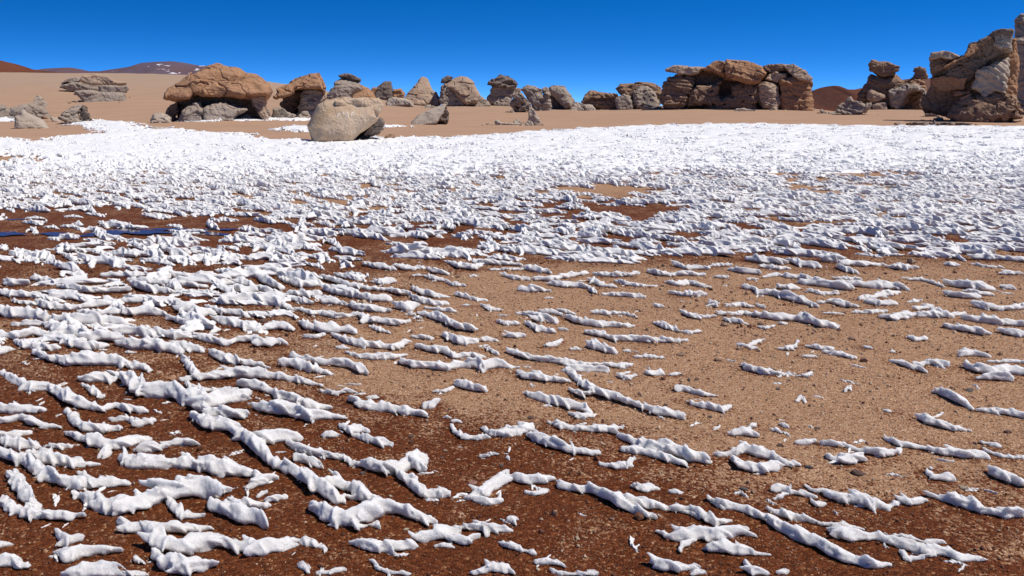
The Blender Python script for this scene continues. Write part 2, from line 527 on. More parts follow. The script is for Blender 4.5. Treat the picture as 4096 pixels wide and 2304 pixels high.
def mat_ground():
    m = NT('ground_gravel_sand')
    p = m.coord('Position')
    b = m.b.inputs
    wetA = m.attr('wet'); gr = m.attr('gravel')
    nbig = m.noise(p, 0.35, 4, 0.6)
    nmid = m.noise(p, 2.6, 5, 0.62)
    nfin = m.noise(p, 22.0, 4, 0.7)
    v1 = m.voronoi(p, 95.0); v2 = m.voronoi(p, 190.0)
    s1 = m.n('ShaderNodeSeparateColor'); m.l(v1.outputs['Color'], s1.inputs[0])
    s2 = m.n('ShaderNodeSeparateColor'); m.l(v2.outputs['Color'], s2.inputs[0])
    wetm = m.math('ADD', wetA, m.math('MULTIPLY', m.math('SUBTRACT', nmid, 0.5), 1.6))
    wetm = m.math('ADD', wetm, m.math('MULTIPLY', m.math('SUBTRACT', nfin, 0.5), 1.2))
    wetm = m.math('ADD', wetm, m.math('MULTIPLY', m.math('SUBTRACT', s1.outputs[1], 0.5), 0.75))      # single grains dry first
    wetm = m.ramp(wetm, [(0.34, (0, 0, 0)), (0.70, (1, 1, 1))])
    # grains
    dry = m.ramp(s1.outputs[0], [(0.0, (0.22, 0.11, 0.055)), (0.18, (0.36, 0.20, 0.11)), (0.6, (0.47, 0.28, 0.16)), (0.9, (0.58, 0.37, 0.225)), (1.0, (0.66, 0.48, 0.34))])
    dry = m.mix(m.ramp(s2.outputs[1], [(0.0, (0.75, 0.75, 0.75)), (1.0, (0, 0, 0))]), dry, (0.27, 0.145, 0.085))
    wetc = m.ramp(s1.outputs[0], [(0.0, (0.066, 0.017, 0.005)), (0.45, (0.112, 0.031, 0.010)), (0.84, (0.160, 0.048, 0.017)), (0.96, (0.23, 0.085, 0.032)), (0.992, (0.36, 0.20, 0.10))])
    gcol = m.mix(wetm, dry, wetc)
    # sand
    sand = m.mix(m.ramp(nbig, [(0.35, (0, 0, 0)), (0.65, (1, 1, 1))]), (0.405, 0.255, 0.165), (0.37, 0.23, 0.148))
    sand = m.mix(m.math('MULTIPLY', m.ramp(m.noise(m.coord('Position', (0.6, 2.4, 1)), 0.5, 5, 0.7), [(0.45, (0, 0, 0)), (0.7, (1, 1, 1))]), 0.4), sand, (0.30, 0.18, 0.11))
    sand = m.mix(m.math('MULTIPLY', m.ramp(m.noise(p, 3.5, 4, 0.75), [(0.52, (0, 0, 0)), (0.75, (1, 1, 1))]), 0.35), sand, (0.26, 0.15, 0.095))
    greyer = m.n('ShaderNodeSeparateXYZ'); m.l(p, greyer.inputs[0])
    sand = m.mix(m.math('MULTIPLY', m.ramp(m.math('MULTIPLY', m.math('SUBTRACT', greyer.outputs['Y'], 75.0), 1 / 90.0), [(0, (0, 0, 0)), (1, (1, 1, 1))]), 0.75), sand, (0.345, 0.25, 0.18))
    col = m.mix(gr, sand, gcol)
    m.l(col, b['Base Color'])
    rough = m.math('SUBTRACT', 0.93, m.math('MULTIPLY', m.math('MULTIPLY', wetm, gr), 0.28))
    m.l(rough, b['Roughness'])
    b['Specular IOR Level'].default_value = 0.06
    h = m.math('ADD', m.math('MULTIPLY', v1.outputs['Distance'], -1.0), m.math('MULTIPLY', v2.outputs['Distance'], -0.4))
    nn = m.bump(m.math('MULTIPLY', h, gr), 0.8, 0.010)
    nn = m.bump(nfin, 0.25, 0.03, nn)
    nn = m.bump(m.noise(m.coord('Position', (0.5, 1.6, 1)), 1.4, 5, 0.7), 0.35, 0.10, nn)
    m.l(nn, b['Normal'])
    return m.mat

GROUND_MAT = mat_ground()
ground = new_obj('ground', me, GROUND_MAT)
ground['kind'] = 'structure'

# ------------------------------------------------------------------ mountains far behind
def mat_mountain(name, a, bcol, c, snow):
    m = NT(name)
    p = m.coord('Object'); b = m.b.inputs
    n = m.noise(p, 0.006, 6, 0.62, 0.6)
    n2 = m.noise(m.coord('Object', (1, 1, 3.0)), 0.004, 5, 0.6)
    col = m.mix(m.ramp(n, [(0.40, (0, 0, 0)), (0.6, (1, 1, 1))]), a, bcol)
    col = m.mix(m.ramp(n2, [(0.48, (0, 0, 0)), (0.62, (1, 1, 1))]), col, c)
    if snow:
        s = m.noise(m.coord('Object', (0.6, 0.5, 2.6)), 0.022, 3, 0.6)
        s2 = m.noise(p, 0.0016, 2, 0.5)
        f = m.math('MULTIPLY', m.ramp(s, [(0.635, (0, 0, 0)), (0.65, (1, 1, 1))]), m.ramp(s2, [(0.44, (0, 0, 0)), (0.50, (1, 1, 1))]))
        sx = m.n('ShaderNodeSeparateXYZ'); m.l(p, sx.inputs[0])
        f = m.math('MULTIPLY', f, m.ramp(m.math('MULTIPLY_ADD', sx.outputs['X'], 0.004, 1.0), [(0.2, (0, 0, 0)), (0.5, (1, 1, 1))]))
        col = m.mix(f, col, (0.8, 0.8, 0.84))
    m.l(col, b['Base Color'])
    b['Roughness'].default_value = 1.0
    b['Specular IOR Level'].default_value = 0.0
    m.l(m.bump(m.noise(p, 0.02, 6, 0.7), 0.5, 14.0), b['Normal'])
    return m.mat

def mountain(name, dist, prof, depth, mat, seed, rough=1.0, label=None):
    """ridge whose skyline passes through the given photo points (full-resolution pixels)"""
    pts = []
    for (u, v) in prof:
        d = ray(u, v); s = dist / d[1]
        pts.append((d[0] * s, CAMH + d[2] * s))
    pts = np.array(pts)
    xs = np.linspace(pts[0, 0], pts[-1, 0], 260)
    sky = np.interp(xs, pts[:, 0], pts[:, 1])
    k = np.ones(3) / 3
    sky = np.convolve(np.pad(sky, 1, mode='edge'), k, 'valid')
    t = np.linspace(-1, 1, 70)
    XX, TT = np.meshgrid(xs, t)
    base = -dist * 0.07
    prof_t = np.where(TT < 0, 1 - np.abs(TT) ** 1.25, 1 - TT ** 2)
    n = noise3(XX / (dist * 0.05), TT * 3.0 + seed, TT * 0 + seed) + 0.5 * noise3(XX / (dist * 0.02), TT * 6.0, TT * 0 + seed * 2)
    hgt = sky[None, :] - base
    ZZ = base + hgt * np.clip(prof_t, 0, 1) + rough * dist * 0.004 * n * (1 - prof_t) * np.clip(prof_t * 3, 0, 1)
    YY = dist + TT * depth
    Vv = np.stack([XX, YY, ZZ], -1).reshape(-1, 3)
    cx, cy = XX.mean(), dist
    Vv -= np.array([cx, cy, base])
    a, bb = XX.shape
    rr, cc = np.meshgrid(np.arange(a - 1), np.arange(bb - 1), indexing='ij')
    q0 = (rr * bb + cc).ravel()
    me = make_mesh(name, Vv, np.stack([q0, q0 + 1, q0 + bb + 1, q0 + bb], 1))
    ob = new_obj(name, me, mat, None, (cx, cy, base))
    ob['kind'] = 'structure'
    return ob

M_PURPLE = mat_mountain('mountain_purple', (0.125, 0.088, 0.105), (0.105, 0.082, 0.115), (0.125, 0.076, 0.082), True)
M_RED = mat_mountain('mountain_red', (0.150, 0.055, 0.032), (0.115, 0.045, 0.030), (0.085, 0.040, 0.032), False)
M_DUN = mat_mountain('mountain_dun', (0.16, 0.085, 0.062), (0.125, 0.065, 0.05), (0.12, 0.07, 0.06), False)
mountain('mountain', 5200, [(60, 330), (120, 285), (180, 273), (270, 269), (330, 284), (400, 284), (450, 276), (520, 266), (570, 250), (620, 246), (680, 244), (730, 250), (790, 262), (850, 263), (930, 280), (1000, 330), (1060, 380)], 1400, M_PURPLE, 1.3, 1.6)
mountain('mountain', 3000, [(-700, 120), (-300, 190), (-60, 232), (0, 246), (18, 256), (70, 270), (140, 280), (260, 292), (420, 330)], 800, M_RED, 4.7)
mountain('mountain', 2400, [(3150, 400), (3250, 374), (3300, 356), (3325, 350), (3334, 344), (3345, 342), (3357, 344), (3370, 353), (3385, 357), (3430, 358), (3520, 366), (3650, 400), (3800, 470)], 700, M_RED, 7.1)
mountain('mountain', 4200, [(3200, 392), (3420, 362), (3480, 348), (3560, 335), (3650, 314), (3700, 310), (3760, 318), (3900, 330), (4200, 360), (4500, 420)], 1000, M_DUN, 9.2)
print('ground', time.time() - T0)

# ------------------------------------------------------------------ meltwater
def mat_water():
    m = NT('meltwater')
    b = m.b.inputs
    b['Base Color'].default_value = (0.055, 0.024, 0.015, 1)
    b['Roughness'].default_value = 0.10
    b['IOR'].default_value = 1.5
    b['Specular IOR Level'].default_value = 0.9
    m.l(m.bump(m.noise(m.coord('Position'), 30.0, 2, 0.5), 0.02, 0.01), b['Normal'])
    return m.mat
WATER = mat_water()

def puddle(poly, seed):
    pts = [hit(u * K, v * K) for u, v in poly]
    P = np.array(pts)[:, :2]
    out = []
    n = len(P)
    for i in range(n):                                  # subdivide and roughen the shore
        a, b_ = P[i], P[(i + 1) % n]
        L = np.linalg.norm(b_ - a); k = max(2, int(L / 0.06))
        for t in range(k):
            q = a + (b_ - a) * t / k
            w = min(0.07, L * 0.35)
            out.append((q[0] + w * float(noise3(q[0] / 0.35, q[1] / 0.35, seed)), q[1] + w * float(noise3(q[0] / 0.35, q[1] / 0.35, seed + 3.1))))
    out = np.array(out)
    cx, cy = out.mean(0)
    z = max(tz(x, y) for x, y in out[::4]) + 0.004
    me = bpy.data.meshes.new('puddle')
    from mathutils.geometry import tessellate_polygon
    co = [Vector((x - cx, y - cy, 0)) for x, y in out]
    tris = tessellate_polygon([co])
    me.from_pydata(co, [], [t if (co[t[1]] - co[t[0]]).cross(co[t[2]] - co[t[0]]).z > 0 else t[::-1] for t in tris])
    ob = new_obj('puddle', me, WATER, None, (cx, cy, z))
    ob['kind'] = 'structure'

for k, poly in enumerate([
        [(-60, 588), (40, 585), (90, 587), (150, 588), (210, 586), (180, 590), (110, 593), (60, 594), (-60, 596)],
        [(230, 586), (300, 583), (325, 576), (380, 577), (330, 582), (390, 585), (470, 583), (420, 588), (340, 589), (280, 594), (200, 598), (190, 595), (240, 591)],
        [(350, 579), (430, 577), (500, 579), (600, 577), (640, 579), (560, 582), (480, 582), (400, 582)],
        [(470, 589), (530, 587), (570, 588), (500, 592)],
        [(770, 577), (850, 575), (880, 579), (800, 582)],
        [(980, 578), (1040, 576), (1080, 578), (1050, 581), (1000, 582)],
        [(1060, 585), (1110, 582), (1150, 584), (1090, 589)],
        [(1310, 550), (1360, 547), (1390, 550), (1340, 553)],
        [(20, 552), (60, 550), (70, 552), (30, 554)]]):
    puddle(poly, 2.0 + k)
# ------------------------------------------------------------------ rocks: blocks traced from the photograph, each with its own depth
# regions used for tracing: origin and scale to full-resolution pixels
RG = {1: (0, 200, 820 / 2576), 2: (600, 220, 640 / 2576), 3: (1080, 270, 560 / 2576), 4: (1540, 270, 560 / 2576), 5: (2000, 270, 680 / 2576),
      6: (2560, 200, 760 / 2576), 7: (3240, 200, 520 / 2355), 8: (3560, 40, 536 / 1553), 0: (0, 0, 1)}

def P(s):
    return [tuple(float(a) for a in q.split(',')) for q in s.split()]

def rot_noise(x, y, z, f, s):
    return noise_sep(x * f + s, y * f + s * 1.7, z * f + s * 2.3)

def rock_block(poly, yc, T, rnd=0.5, lean=0.0, yaw=0.0, rough=1.0, strata=1.0, pits=0.0, dip=0.12, seed=1.0, frac=1.0, vox=None, cuts=(), taper=0.0):
    """poly: (x,z) outline in metres; yc: middle depth; T: half thickness; rnd: edge rounding; lean: front slopes back with height"""
    A = np.array(poly)
    x0, z0 = A.min(0); x1, z1 = A.max(0)
    size = min(x1 - x0, z1 - z0, 2 * T)
    W = max(x1 - x0, z1 - z0)
    if vox is None:
        vox = 0.1
    vox = min(vox, size / 7.0)
    am = rough * 0.05 * (size ** 0.75)
    pad = 2.2 * am + 3 * vox
    yext = T + abs(lean) * (z1 - z0) * 0.6 + abs(yaw) * (x1 - x0) * 0.6
    xs = np.arange(x0 - pad, x1 + pad, vox); zs = np.arange(z0 - pad, z1 + pad, vox); ys_ = np.arange(yc - yext - pad, yc + yext + pad, vox)
    XX, ZZ = np.meshgrid(xs, zs, indexing='ij')
    d2 = poly_sdf(XX, ZZ, poly)
    zm = 0.5 * (z0 + z1); xm = 0.5 * (x0 + x1)
    yy = ys_[None, :, None] - yc - lean * (zs[None, None, :] - zm) - yaw * (xs[:, None, None] - xm)
    # low noise varies the outline through the depth
    n0 = rot_noise(xs, ys_, zs, 0.55 / max(size, 0.3), seed)
    inr = max(0.05, -d2.min())
    r = min(rnd * min(T, 1.0 * inr), 0.95 * T)
    Tz = T * (1 - taper * np.clip((zs - z0) / max(z1 - z0, 0.1), 0, 1))[None, None, :]
    q1 = d2[:, None, :] + r + am * 0.9 * n0
    q2 = np.abs(yy) - Tz + r + am * 1.1 * rot_noise(xs, ys_, zs, 0.8 / max(size, 0.3), seed + 7.7)
    D = np.sqrt(np.maximum(q1, 0) ** 2 + np.maximum(q2, 0) ** 2) + np.minimum(np.maximum(q1, q2), 0) - r
    # ledges: beds of uneven hardness
    f = 1.0 / max(0.10 * W ** 0.6, 2.2 * vox)
    nl = rot_noise(xs, ys_, zs, 0.35 / max(size, 0.3), seed + 3.1)
    ph = (zs[None, None, :] + dip * xs[:, None, None]) * f * 0.5 + 0.9 * nl
    bed = noise_sep(np.array([seed * 3.3]), np.array([seed]), np.linspace(0, 8, 513)[:-1]).ravel()
    ii = (np.floor((ph % 8) / 8 * 512)).astype(np.int64) % 512
    D = D + strata * am * 0.30 * np.clip(bed[ii], -1.2, 1.2)
    # medium roughness and creases
    n2 = rot_noise(xs, ys_, zs, 1.9 / max(size, 0.3) ** 0.8, seed + 5.5)
    D = D - am * 0.42 * (0.7 - np.abs(n2))
    n3 = rot_noise(xs, ys_, zs, 1.0 / (5.0 * vox), seed + 1.9)
    D = D + 0.16 * min(vox, am) * n3
    n5 = rot_noise(xs, ys_, zs, 0.9 / max(size, 0.3) ** 0.8, seed + 11.3)
    D = D + 0.7 * frac * am * np.clip(1 - np.abs(n5) / 0.10, 0, 1)
    if pits:
        n4 = rot_noise(xs, ys_, zs, 2.6 / max(size, 0.3) ** 0.7, seed + 8.8)
        D = D + pits * am * 1.6 * np.clip(n4 - 0.7, 0, 1.3)
    if frac:                                             # joints: angular blocks set a little in or out, with open cracks between
        rng = np.random.RandomState(int(abs(seed) * 997) % 100000)
        side = max(0.34 * size, 0.16 * W)
        nb = int(np.clip((x1 - x0) * (z1 - z0) * 2 * T / side ** 3, 4, 26))
        sd = np.column_stack([rng.uniform(x0, x1, nb), rng.uniform(yc - T, yc + T, nb), rng.uniform(z0, z1, nb)])
        val = rng.uniform(-1, 1, nb)
        wx = (xs[:, None, None] + 0.22 * side * n2).astype(np.float32)
        wz = (zs[None, None, :] + 0.22 * side * n0 + dip * xs[:, None, None]).astype(np.float32)
        f1 = np.full(D.shape, 1e9, np.float32); f2 = f1.copy(); cell = np.zeros(D.shape, np.int16)
        for k in range(nb):
            dd = (wx - sd[k, 0]) ** 2 + 0.8 * (ys_[None, :, None] - sd[k, 1]) ** 2 + 1.9 * (wz - sd[k, 2] - dip * sd[k, 0]) ** 2
            m_ = dd < f1
            f2 = np.where(m_, f1, np.minimum(f2, dd)); f1 = np.where(m_, dd, f1); cell[m_] = k
        edge = (np.sqrt(f2) - np.sqrt(f1)) / side
        D = D + frac * am * (0.95 * val[cell] * np.clip(edge * 8, 0, 1) + 1.35 * np.clip(1 - edge / 0.10, 0, 1))
    for (cp, ya, yb) in cuts:
        dc = poly_sdf(XX, ZZ, cp)[:, None, :] + am * 0.8 * n0
        ym = np.maximum(ya - ys_, ys_ - yb)[None, :, None]
        D = np.maximum(D, -np.maximum(dc, ym))
    return surface_nets(D, (xs[0], ys_[0], zs[0]), vox)

def formation(name, label, cat, base, blocks, group=None, region=None, cuts=(), depth=None, vpx=0.5, sink=0.0):
    """blocks: dicts with part name n, material m, outline p (region coordinates), and optional k (half thickness / width), T, y (depth offset), ..."""
    ox, oy, sc = RG[region]
    if depth is None:
        h = hit(ox + base[0] * sc, oy + base[1] * sc)
        depth = math.hypot(h[0], h[1])
    # the rock's own frame: its front looks towards the open flat where the photographer stood
    phi = math.atan2(h[0], h[1])
    e1 = np.array([math.cos(phi), -math.sin(phi), 0.0]); e2 = np.array([math.sin(phi), math.cos(phi), 0.0])
    vox = vpx * depth / FPX
    one = len(blocks) == 1
    built = []
    for bi, B in enumerate(blocks):
        pts = P(B['p']) if isinstance(B['p'], str) else B['p']
        w_px = (max(p[0] for p in pts) - min(p[0] for p in pts)) * sc / 4
        w = w_px * depth / FPX
        T = B.get('T', B.get('k', 0.36) * w)
        yc = depth + T * 0.9 + B.get('y', 0.0)
        if 'bp' in B:                                    # this block stands farther up the slope
            hb = hit(ox + B['bp'][0] * sc, oy + B['bp'][1] * sc)
            yc += math.hypot(hb[0], hb[1]) - depth
        poly = []
        for (a, b) in pts:
            d = ray(ox + a * sc, oy + b * sc)
            s = yc / (d @ e2)
            poly.append(((d @ e1) * s, CAMH + d[2] * s - sink))
        cc = []
        for (cp, ya, yb) in cuts:
            if B.get('nocut'):
                continue
            cl = []
            for (a, b) in P(cp):
                d = ray(ox + a * sc, oy + b * sc); s = (depth + 0.3 * T) / (d @ e2)
                cl.append(((d @ e1) * s, CAMH + d[2] * s))
            cc.append((cl, depth + ya, depth + yb))
        V, Q = rock_block(poly, yc, T, B.get('r', 0.5), B.get('lean', 0.12), B.get('yaw', 0.0), B.get('rough', 1.0), B.get('strata', 1.0), B.get('pits', 0.0),
                          B.get('dip', 0.1), 1.7 * bi + 0.37 * pts[0][0] % 9 + 1.0, B.get('frac', 1.0), vox, cc, B.get('taper', 0.0))
        if len(V):
            V = V[:, :1] * e1 + V[:, 1:2] * e2 + V[:, 2:] * np.array([0, 0, 1.0])
            built.append((B, V, Q))
    allv = np.concatenate([v for _, v, _ in built])
    cx, cy = allv[:, 0].mean(), allv[:, 1].mean()
    cz = tz(cx, cy)
    org = np.array([cx, cy, cz])
    if one:
        B, V, Q = built[0]
        ob = new_obj(name, make_mesh(name, V - org, Q), ROCK[B['m']], None, org)
        tag(ob, label, cat, group)
        return ob
    root = bpy.data.objects.new(name, None); COL.objects.link(root); root.location = org
    root.empty_display_size = 0.3
    tag(root, label, cat, group)
    for B, V, Q in built:
        new_obj(B['n'], make_mesh(B['n'], V - org, Q), ROCK[B['m']], root)
    return root

def B(n, m, p, **kw):
    d = dict(n=n, m=m, p=p); d.update(kw); return d

# --- left slope
formation('rock_outcrop', 'low layered grey outcrop with flat overhanging slabs halfway up the sand slope', 'rock', (1500, 640), [
    B('slab', 'grey', '765,420 780,405 850,368 960,345 1005,370 1000,400 840,412', T=0.9, y=0.3, bp=(1000, 535)),
    B('cap', 'tan', '1000,385 1060,320 1150,308 1200,298 1350,330 1480,395 1580,408 1572,427 1440,442 1240,442 1120,432', T=1.6, y=0.2, strata=1.3, bp=(1150, 565)),
    B('body', 'grey', '745,470 790,418 900,408 1240,400 1245,570 1100,575 980,545 850,530 832,490', T=1.3, strata=1.2, pits=0.6, bp=(1000, 535)),
    B('ledge', 'grey', '1245,452 1590,450 1620,490 1590,530 1450,532 1390,552 1245,542', T=1.2, y=-0.1, r=0.5, bp=(1400, 610)),
    B('pedestal', 'grey', '950,528 1150,518 1400,538 1560,538 1600,662 1590,720 1300,720 1080,690', T=1.1, y=0.1, lean=0.2)], region=1)
formation('boulder', 'low grey boulder sloping down behind the blunt pale rock and a snow strip', 'rock', (100, 852), [
    B('b', 'grey', '-140,850 -60,720 0,698 50,703 100,740 190,800 232,832 150,850 100,870 -100,880', k=0.35, lean=0.3)], region=1)
formation('rock_dome', 'low rounded grey rock dome with a dark crack, behind the blunt pale rock', 'rock', (500, 862), [
    B('b', 'grey', '135,735 240,705 400,663 480,700 560,722 620,820 652,852 640,885 380,880 200,840', k=0.33, lean=0.35, pits=0.7, strata=1.4)], region=1)
formation('rock_peak', 'small pointed grey rock perched above the rounded rock dome', 'rock', (560, 712), [
    B('b', 'pale', '405,660 480,573 560,630 605,688 600,730 410,730', k=0.4, lean=0.25, r=0.25)], region=1, depth=None)
formation('boulder', 'blunt pale tan boulder with a raised knob, standing alone on bare sand', 'rock', (400, 985), [
    B('b', 'pale', '180,830 240,820 258,762 298,740 352,800 440,850 530,888 612,978 612,1020 400,1010 190,1000', k=0.28, lean=0.3, r=0.6, strata=0.3, frac=0.25, rough=0.6)], region=1)
formation('boulder', 'wedge shaped grey boulder with pitted dark right face at a snow tongue tip', 'rock', (1000, 918), [
    B('face', 'grey', '745,850 800,780 880,710 1000,693 1050,700 1010,790 1020,930 900,935 840,915', k=0.4, lean=0.35, strata=0.7),
    B('pitted_face', 'dark', '985,780 1040,698 1064,702 1112,790 1152,880 1164,935 1010,935', k=0.5, y=0.15, pits=1.6, lean=-0.12, yaw=0.25, rough=1.4)], region=1)
formation('flat_stone', 'thin flat stone slab lying on sand beside the wedge shaped grey boulder', 'rock', (740, 900), [
    B('b', 'pale', '640,850 750,848 835,912 800,918 660,893', T=0.35, lean=0.8, strata=0.4)], region=1)
formation('flat_stone', 'small low stone half buried at the snow edge, next to a wider buried slab', 'rock', (1650, 972), [
    B('b', 'pale', '1568,968 1640,950 1700,958 1752,978 1740,990 1580,985', T=0.4, lean=1.0, r=0.8, strata=0.3)], region=1)
formation('flat_stone', 'wide low pale slab half buried at the edge of the snow', 'rock', (1980, 1002), [
    B('b', 'pale', '1880,998 1950,963 2080,975 2090,1005 2080,1020 1890,1015', T=0.5, lean=1.0, r=0.8, strata=0.3)], region=1)

# --- mushroom rock
formation('mushroom_rock', 'large orange mushroom shaped rock with a wide domed cap over a dark recess', 'rock', (900, 1060), [
    B('cap', 'orange', '250,690 258,620 310,550 480,480 600,400 660,320 800,270 920,210 1080,160 1200,200 1380,220 1520,300 1700,380 1860,500 1930,590 1885,680 1842,740 1790,682 1600,692 1450,692 1200,655 1000,643 860,640 780,618 700,624 640,695 440,732', T=2.1, r=0.45, lean=0.6, rough=1.0, strata=1.2, y=0.55, dip=0.05),
    B('crown', 'orange', '820,285 940,205 1080,158 1200,198 1330,215 1420,262 1340,295 1150,272 1000,262', T=1.3, lean=0.2, y=1.2, strata=1.5),
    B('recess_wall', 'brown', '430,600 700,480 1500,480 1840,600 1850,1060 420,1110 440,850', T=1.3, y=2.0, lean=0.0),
    B('pillar', 'grey', '515,860 600,820 700,790 790,785 870,890 872,1090 440,1120 470,980', T=1.0, y=0.0, pits=0.8, lean=0.3),
    B('boss', 'grey', '868,885 1000,800 1190,768 1380,820 1545,880 1440,960 1350,1080 1000,1090 880,1070', T=0.9, y=-0.25, r=0.7, lean=0.35, strata=1.2),
    B('buttress', 'tan', '1600,670 1842,640 1842,870 1890,1010 1885,1050 1790,1040 1720,880 1640,790', T=1.1, y=0.6, lean=0.1),
    B('flank', 'brown', '245,985 300,850 440,735 470,880 400,1010 400,1110 335,1110', T=0.7, y=1.2)], region=2)
formation('boulder', 'low pale rounded stone at the left foot of the mushroom rock', 'rock', (200, 1094), [
    B('b', 'pale', '0,1085 60,960 200,938 330,1000 350,1092 340,1110 10,1105', k=0.3, lean=0.6, r=0.8, strata=0.4)], region=2)
formation('boulder', 'small grey boulder in front of the recess below the mushroom cap', 'rock', (1550, 1035), [
    B('b', 'grey', '1358,1040 1450,972 1560,938 1655,1000 1705,1032 1690,1060 1370,1060', k=0.32, lean=0.3)], region=2)
formation('stone', 'upright grey stone beside the right buttress of the mushroom rock', 'rock', (1920, 1018), [
    B('b', 'grey', '1850,900 1920,868 1955,1022 1950,1040 1870,1030', k=0.5, r=0.3, lean=0.2)], region=2)

# --- second rock, split block, hooded rock
formation('hooded_rock', 'orange topped rock with a slanting pointed top, dark hollow and jutting left beak', 'rock', (600, 940), [
    B('cap', 'orange', '105,548 180,482 162,410 230,370 380,290 500,210 760,118 892,123 960,280 992,380 985,450 900,390 700,398 560,395 455,405 440,470 250,545', T=2.3, r=0.5, lean=0.5, strata=1.1, y=0.0),
    B('shoulder', 'brown', '890,300 960,280 995,385 985,455 1022,560 995,592 900,545', T=1.4, y=1.2, pits=1.0),
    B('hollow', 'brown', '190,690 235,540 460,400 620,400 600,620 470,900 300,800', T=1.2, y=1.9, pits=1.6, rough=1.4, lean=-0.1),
    B('body', 'grey', '555,480 640,410 900,385 930,520 985,600 905,700 840,775 720,800 600,960 470,960 520,760 580,640', T=1.6, y=0.5, r=0.6, pits=1.2, lean=0.2),
    B('foot', 'pale', '455,955 600,800 700,780 830,790 850,900 720,990 480,1000', T=1.2, y=0.1, lean=0.5)], region=3)
formation('split_block', 'grey angular block leaning at the left foot of the hooded orange rock', 'rock', (250, 948), [
    B('b', 'grey', '30,905 62,758 235,748 330,830 470,880 435,930 432,975 100,965', k=0.38, lean=0.15, r=0.15, yaw=-0.25)], region=3)
formation('layered_rock', 'grey layered rock with a thin jutting cap slab pointing left, behind the graffiti boulder', 'rock', (1200, 592), [
    B('body', 'grey', '1045,585 1060,500 1168,335 1180,282 1310,208 1540,230 1662,292 1692,420 1560,450 1470,512 1500,560 1480,610 1060,612', T=2.4, lean=0.3, strata=2.0, r=0.6),
    B('cap', 'dark', '1268,155 1380,113 1460,118 1560,160 1655,212 1662,252 1580,242 1440,202 1320,196', T=1.5, y=0.6, strata=0.8, lean=0.1)], region=3)
formation('rock_mound', 'smooth orange rock mound between the layered grey rock and the truncated grey rock', 'rock', (1700, 585), [
    B('b', 'orange', '1480,560 1560,470 1690,338 1800,390 1900,470 1965,585 1960,620 1490,620', k=0.4, y=3.0, lean=0.7, r=0.8, strata=0.6)], region=3)
formation('stone_stack', 'little stack of thin orange stones against the left side of the truncated grey rock', 'rock', (1930, 560), [
    B('b', 'orange', '1850,420 1900,370 1972,372 1990,480 1960,600 1880,600 1900,480', k=0.5, y=1.5, strata=2.0)], region=3)
formation('truncated_rock', 'dark grey rock with a sloping left back and a cut off vertical right side', 'rock', (2100, 595), [
    B('b', 'dark', '1895,560 1960,400 2100,258 2160,240 2240,240 2258,500 2275,575 2260,630 1930,630', k=0.42, lean=0.3, r=0.35, strata=0.8)], region=3)
formation('stone_stack', 'little orange stack of flat stones between the truncated rock and the pale spire', 'rock', (2370, 560), [
    B('b', 'orange', '2268,432 2290,410 2400,398 2455,440 2482,472 2462,570 2460,600 2265,600', k=0.4, y=2.0, strata=2.4, rough=1.3)], region=3)
formation('flat_stone', 'low white-grey rounded slab with a dark left end below the truncated rock', 'rock', (2300, 709), [
    B('b', 'pale', '2135,660 2180,582 2262,553 2400,560 2500,585 2600,640 2640,720 2150,722', k=0.28, lean=0.5, r=0.5, strata=0.4, yaw=-0.3)], region=3)

# --- graffiti boulder close to the snow edge
BOULDER = formation('boulder', 'big rounded tan boulder with pale scratched letters standing at the snow edge', 'rock', (1100, 1395), [
    B('face', 'sandstone', '708,1080 780,930 880,700 1000,620 1180,588 1480,580 1900,578 1992,578 2058,690 1985,820 2002,950 1840,1085 1640,1200 1540,1320 1420,1420 800,1420 758,1250', T=1.05, r=0.8, lean=0.2, rough=0.45, strata=0.2, y=0.0, frac=0.0),
    B('rim', 'sandstone', '1180,600 1480,572 1900,570 2000,572 2062,690 1990,830 1880,790 1760,740 1600,700 1300,730 1200,680', T=0.8, r=0.5, lean=0.15, y=0.25, strata=1.2, rough=0.9, frac=0.8),
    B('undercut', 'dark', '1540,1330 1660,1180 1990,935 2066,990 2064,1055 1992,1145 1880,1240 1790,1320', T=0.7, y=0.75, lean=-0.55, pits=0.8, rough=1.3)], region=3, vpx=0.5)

# --- middle row on the crest
formation('stone', 'squat pale stone slab at the foot of the tall pale spire rock', 'rock', (300, 709), [
    B('b', 'pale', '150,690 180,560 370,578 465,650 445,720 160,725', k=0.3, lean=0.5, r=0.5, strata=0.5)], region=4)
formation('spire_rock', 'pale pointed spire rock with broad sloping skirts', 'rock', (600, 690), [
    B('spire', 'tan', '320,575 400,480 620,260 672,188 700,192 752,212 840,430 845,600 740,690 450,725 300,725', T=2.4, lean=0.45, r=0.4, strata=0.5, taper=0.4),
    B('skirt', 'grey', '740,660 770,450 860,425 940,460 1000,560 1015,650 1000,700 740,700', T=1.6, y=0.4, lean=0.4, strata=0.5)], region=4)
formation('camel_rock', 'big hunched tan rock with a jutting dark head on its left', 'rock', (1250, 715), [
    B('hump', 'tan', '1048,400 1110,300 1180,220 1380,148 1480,178 1640,330 1742,512 1700,640 1480,710 1400,640 1250,470', T=2.6, lean=0.4, r=0.5, strata=0.6),
    B('head', 'dark', '1028,282 1050,202 1160,158 1260,178 1215,240 1110,285 1060,292', T=1.3, y=0.6, r=0.5, strata=0.8),
    B('belly', 'grey', '1008,600 1060,380 1110,320 1250,470 1400,560 1470,650 1480,725 1140,735 1030,660', T=1.8, y=-0.1, lean=0.1, pits=1.4, strata=0.9)], region=4)
formation('flat_stone', 'large smooth slab leaning against the right side of the hunched camel rock', 'rock', (1750, 708), [
    B('b', 'grey', '1395,455 1560,440 1740,520 1900,640 1930,690 1870,725 1590,725', k=0.3, y=-0.6, lean=0.45, r=0.35, strata=0.4)], region=4)
